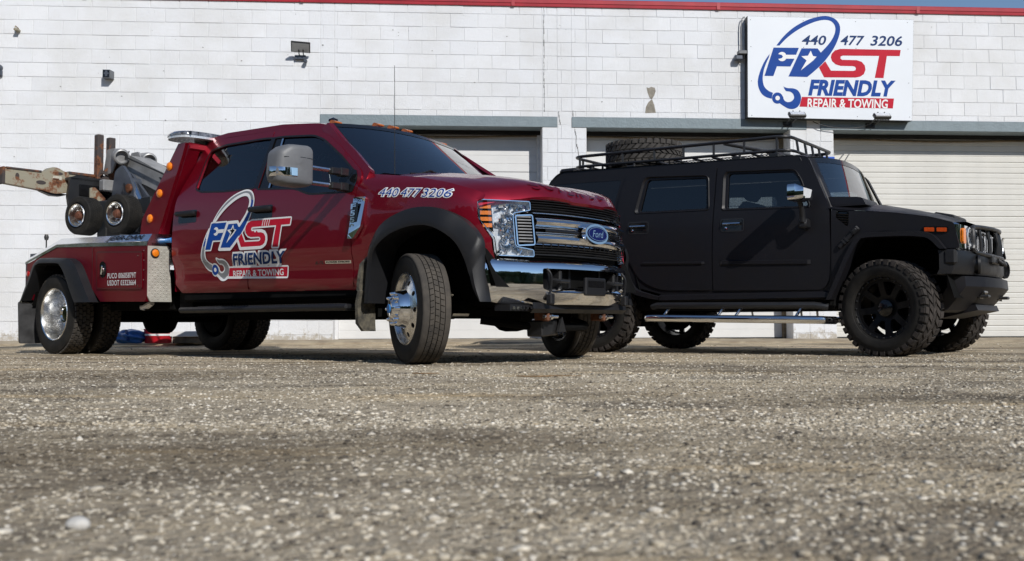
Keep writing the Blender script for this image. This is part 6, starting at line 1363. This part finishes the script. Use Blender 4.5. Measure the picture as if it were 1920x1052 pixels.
b = MB(); b.box(.64, .72, -.28, .22, .81, .88, None, .012); b.tube([(.72, -.08, .85), (.75, -.06, .82), (.765, 0, .80), (.75, .06, .82)], .016, 8); b.box(.72, .765, -.04, .04, .795, .85, None, .01); b.build('winch_fairlead', M['steelblk'], SUV, 0)
def plan(pts, zs, name, m, mirror=True, sm=30):
    q = pts + [(x, -y) for x, y in pts[::-1] if abs(y) > 1e-6]
    b = MB(); b.grid([[(x * k + dx, y, z) for x, y in q] for z, k, dx in zs]); return b.build(name, m, SUV, sm)
bpr = plan([(.44, -1.0), (.545, -.975), (.575, -.89), (.625, -.68), (.675, -.42), (.705, 0)], [(.905, .82, .0), (.90, 1, -.01), (.86, 1, 0), (.74, 1, .0), (.70, 1, -.02), (.69, .8, 0)], 'bumper', M['plastic'])
for s in (-1, 1):
    T = Matrix.Translation((.648, s * .565, .79)) @ Matrix.Rotation(R(90 - s * 16), 4, 'Z')
    b = MB(); b.lathe([(.0, .085), (.02, .082), (.022, .068), (-.03, .062)], 24, T); fg = b.build('fog_lamp_ring', M['plastic'], bpr); MB().lathe([(.004, .066), (.006, 0)], 20, T).build('fog_lamp', M['gloss'], fg)
    b = MB(); b.box(.47, .575, s * .93, s * 1.0, .775, .905, None, .02); b.build('bumper_end', M['plastic'], bpr, 0)
M['skid'] = mat('charcoal_skid_plastic', (.010, .0095, .012), .5, var=.2, vscale=4, spec=.3)
sk = plan([(.44, -.80), (.575, -.76), (.675, -.50), (.715, 0)], [(.70, .85, 0), (.685, 1.02, 0), (.60, 1.03, .0), (.56, 1.0, -.01), (.40, .80, -.02), (.38, .70, -.02)], 'skid_bumper', M['skid'])
b = MB(); b.box(.62, .665, -.48, -.32, .50, .585, Matrix.Translation((.64, 0, .54)) @ Matrix.Rotation(R(38), 4, 'Y') @ Matrix.Translation((-.64, 0, -.54)), .01); b.box(.60, .64, .34, .48, .50, .585, None, .01); b.build('tow_eye_pocket', M['gloss'], sk, 0)
for y in (-.42, .42):
    b = MB(); b.tube([(.61, y - .05, .52), (.70, y - .04, .52), (.70, y + .04, .52), (.61, y + .05, .52)], .014, 8); b.build('tow_eye', M['steelblk'], sk)
b = MB(); b.prism([(.62, .40), (.30, .33), (.05, .33), (.05, .38), (.60, .45)], lambda u, v, w: (u, w, v), -.45, .45); b.build('skid_plate', M['skid'], SUV, 0)
# underbody
b = MB()
for s in (-1, 1): b.box(-3.5, .5, s * .38, s * .48, .45, .62)
b.box(-2.4, -.5, -.85, .85, .44, .60); b.box(-.4, .4, -.4, .4, .38, .9); b.tube([(0, -.8, .42), (0, .8, .42)], .06, 8); b.tube([(-WB2, -.8, .42), (-WB2, .8, .42)], .065, 8)
b.lathe([(-.2, .05), (-.1, .16), (.1, .16), (.2, .05)], 16, Matrix.Translation((-WB2, 0, .42))); b.box(-3.55, -3.2, -.7, .7, .5, .8); b.build('chassis', M['dark'], SUV, 0)
for x in (-1.35, -2.25):
    for y in (-.45, .45):
        b = MB(); b.box(x - .14, x, y - .26, y + .26, .95, 1.48, None, .05); b.box(x - .14, x - .03, y - .13, y + .13, 1.50, 1.66, None, .04); b.box(x, x + .45, y - .26, y + .26, .85, 1.0, None, .05); b.build('seat', M['seat'], SUV, 0)
b = MB(); b.box(-.85, -.52, -.86, .86, .9, 1.33, None, .05); b.box(-3.5, -.5, -.9, .9, .62, .68); b.build('dashboard', M['seat'], SUV, 0)
b = MB(); T = Matrix.Translation((-.95, .42, 1.32)) @ Matrix.Rotation(R(68), 4, 'Y'); b.tube([T @ Vector((.19 * math.cos(t), .19 * math.sin(t), 0)) for t in np.linspace(0, 2 * math.pi, 25)[:-1]], .015, 6, True); b.build('steering_wheel', M['plastic'], SUV)
# wheels
def at_blocks(Rr, hw, seed):
    bl = []; n = 34
    bl.append((hw * .62, hw * .985, Rr - .016, Rr, n, .74, 0, .05)); bl.append((-hw * .985, -hw * .62, Rr - .016, Rr, n, .74, .5, -.05))
    bl.append((hw * .20, hw * .58, Rr - .014, Rr + .001, n, .72, .35, .30)); bl.append((-hw * .58, -hw * .20, Rr - .014, Rr + .001, n, .72, .85, .30)); bl.append((-hw * .16, hw * .16, Rr - .014, Rr + .001, n, .70, .1, -.34))
    bl.append((hw * .93, hw * 1.03, Rr - .045, Rr - .012, n, .60, 0, .0)); bl.append((-hw * 1.03, -hw * .93, Rr - .045, Rr - .012, n, .60, .5, .0))
    return bl
TR_, TW_, RR_ = .420, .290, .272
def suv_wheel(parent):
    b = MB(); b.lathe([(.112, RR_ + .014), (.120, RR_ + .010), (.118, RR_ - .004), (.104, RR_ - .010), (.098, RR_ - .022), (.02, RR_ - .026), (-.11, RR_ - .012)], 52)
    pr = lambda r: float(np.interp(r, [.05, .10, .16, .245], [.045, .055, .075, .088]))
    holes = []
    for k in range(8):
        a = k * math.pi / 4; w1, w2 = .145, .27
        holes.append(rnd([(.115 * math.cos(a - w1), .115 * math.sin(a - w1)), (.228 * math.cos(a - w2), .228 * math.sin(a - w2)), (.234 * math.cos(a), .234 * math.sin(a)), (.228 * math.cos(a + w2), .228 * math.sin(a + w2)), (.115 * math.cos(a + w1), .115 * math.sin(a + w1))], .012))
    face_disc(b, pr, holes, .249, 0, .03, 56); w = b.build('wheel', M['wheelblk'] if 'wheelblk' in M else M.setdefault('wheelblk', mat('satin_black_alloy', (.005, .005, .0055), .40, spec=.2)), parent, 30)
    half = sidewall(TR_ - .014, RR_, TW_, .014)
    t = tyre('tyre', closed_prof(half, [(0, TR_ - .013)]), M['dusty2'] if 'dusty2' in M else M.setdefault('dusty2', mat('all_terrain_rubber', (.060, .052, .047), .88, bump=.0012, bscale=70, col2=(.028, .025, .023), vscale=8, spec=.2)), w, at_blocks(TR_, TW_ / 2, 1), 60)  # lugs lighter than the sidewalls: sun on the tread is put into the colour
    b = MB(); b.lathe([(.04, .075), (.075, .072), (.085, .05), (.088, 0)], 24); b.build('centre_cap', M['gloss'], w)
    b = MB()
    for k in range(24): a = k * 2 * math.pi / 24; b.lathe([(.105, .008), (.118, .007), (.120, 0)], 6, Matrix.Translation((.258 * math.cos(a), 0, .258 * math.sin(a))))
    b.build('rim_bolt', M['steelblk'], w, stuff=True)
    MB().lathe([(-.06, 0), (-.06, .205), (-.03, .205), (-.03, 0)], 28).build('brake_disc', M['dark'], w)
    return w
sw_ = suv_wheel(SUV); sw_.location = (0, -.895, TR_); sw_.rotation_euler = (0, R(14), R(-16))
for x, y, rz in ((0, .895, 180 - 16), (-WB2, -.895, 0), (-WB2, .895, 180)):
    c = copy_tree(sw_, SUV); c.location = (x, y, TR_); c.rotation_euler = (0, R(rng.uniform(0, 90)), R(rz))
# roof rack
M['rack'] = mat('black_rack_tube', (.016, .016, .017), .38, rvar=.08)
def loop(x0, x1, w, z0, z1, rr=.14):
    p = rnd([(x0, -w), (x1, -w), (x1, w), (x0, w)], rr, 5); return [(x, y, z0 + (z1 - z0) * (x - x0) / (x1 - x0)) for x, y in p]
def rackz(x): return 2.118 + (x + 3.42) * -.016
b = MB(); b.tube(loop(-3.43, -.985, .63, 2.118, 2.080), .017, 8, True); RK = b.build('roof_rack', M['rack'], SUV)
MB().tube(loop(-3.43, -.96, .63, 2.010, 1.945), .015, 8, True).build('lower_rail', M['rack'], RK)
for s in (-1, 1):
    for x in (-3.338, -2.803, -2.425, -2.09, -1.757, -1.434, -1.10): MB().tube([(x, s * .63, rackz(x)), (x, s * .63, 2.010 - .026 * (x + 3.43))], .013, 8).build('rack_post', M['rack'], RK)
    for x in (-3.18, -2.66, -1.48, -1.10): b = MB(); b.tube([(x, s * .63, 1.99 - .022 * (x + 3.43)), (x, s * .66, 1.93 - .02 * (x + 3.43))], .014, 6); b.box(x - .05, x + .05, s * .60, s * .72, 1.915 - .02 * (x + 3.43), 1.965 - .022 * (x + 3.43), None, .008); b.build('rack_foot', M['rack'], RK)
for y in (-.42, -.2, .0, .2, .42):
    MB().tube([(-.985, y, 2.082), (-.965, y, 1.945)], .013, 8).build('rack_post', M['rack'], RK); MB().tube([(-3.43, y, 2.118), (-3.43, y, 2.01)], .013, 8).build('rack_post', M['rack'], RK)
for x in np.linspace(-3.25, -1.15, 11): MB().tube([(x, -.62, 2.002 - .026 * (x + 3.43)), (x, .62, 2.002 - .026 * (x + 3.43))], .012, 6).build('rack_slat', M['rack'], RK)
b = MB()
for y in np.linspace(-.5, .5, 9): b.tube([(-2.35, y, 2.0 - .026 * 1.1), (-1.2, y, 2.0 - .026 * 2.2)], .004, 4)
for x in np.linspace(-2.3, -1.25, 30): b.tube([(x, -.5, 2.004 - .026 * (x + 3.43)), (x, .5, 2.004 - .026 * (x + 3.43))], .004, 4)
b.build('mesh_floor', M['rack'], RK, stuff=True)
b = MB(); b.tube([(-1.66, -.60, 2.085), (-1.1, .2, 1.97)], .020, 8); b.build('rack_brace', M['rack'], RK)
# spare tyre lying on the rack
SP_ = thing('spare_tyre', 'worn all-terrain spare tyre lying flat in the roof rack of the black wagon', 'tyre', SUV.matrix_basis @ Vector((-2.84, -.10, 2.135)), -HYAW)
half = sidewall(TR_ - .014, RR_, TW_ * .92, .014); t = tyre('carcass', closed_prof(half, [(0, TR_ - .013)]), mat('sun_faded_rubber', (.085, .078, .072), .9, bump=.0015, bscale=70, col2=(.04, .037, .034), vscale=7, spec=.25), SP_, at_blocks(TR_, TW_ * .46, 1), 60)
for c_ in SP_.children: c_.rotation_euler = (R(-90), 0, 0)
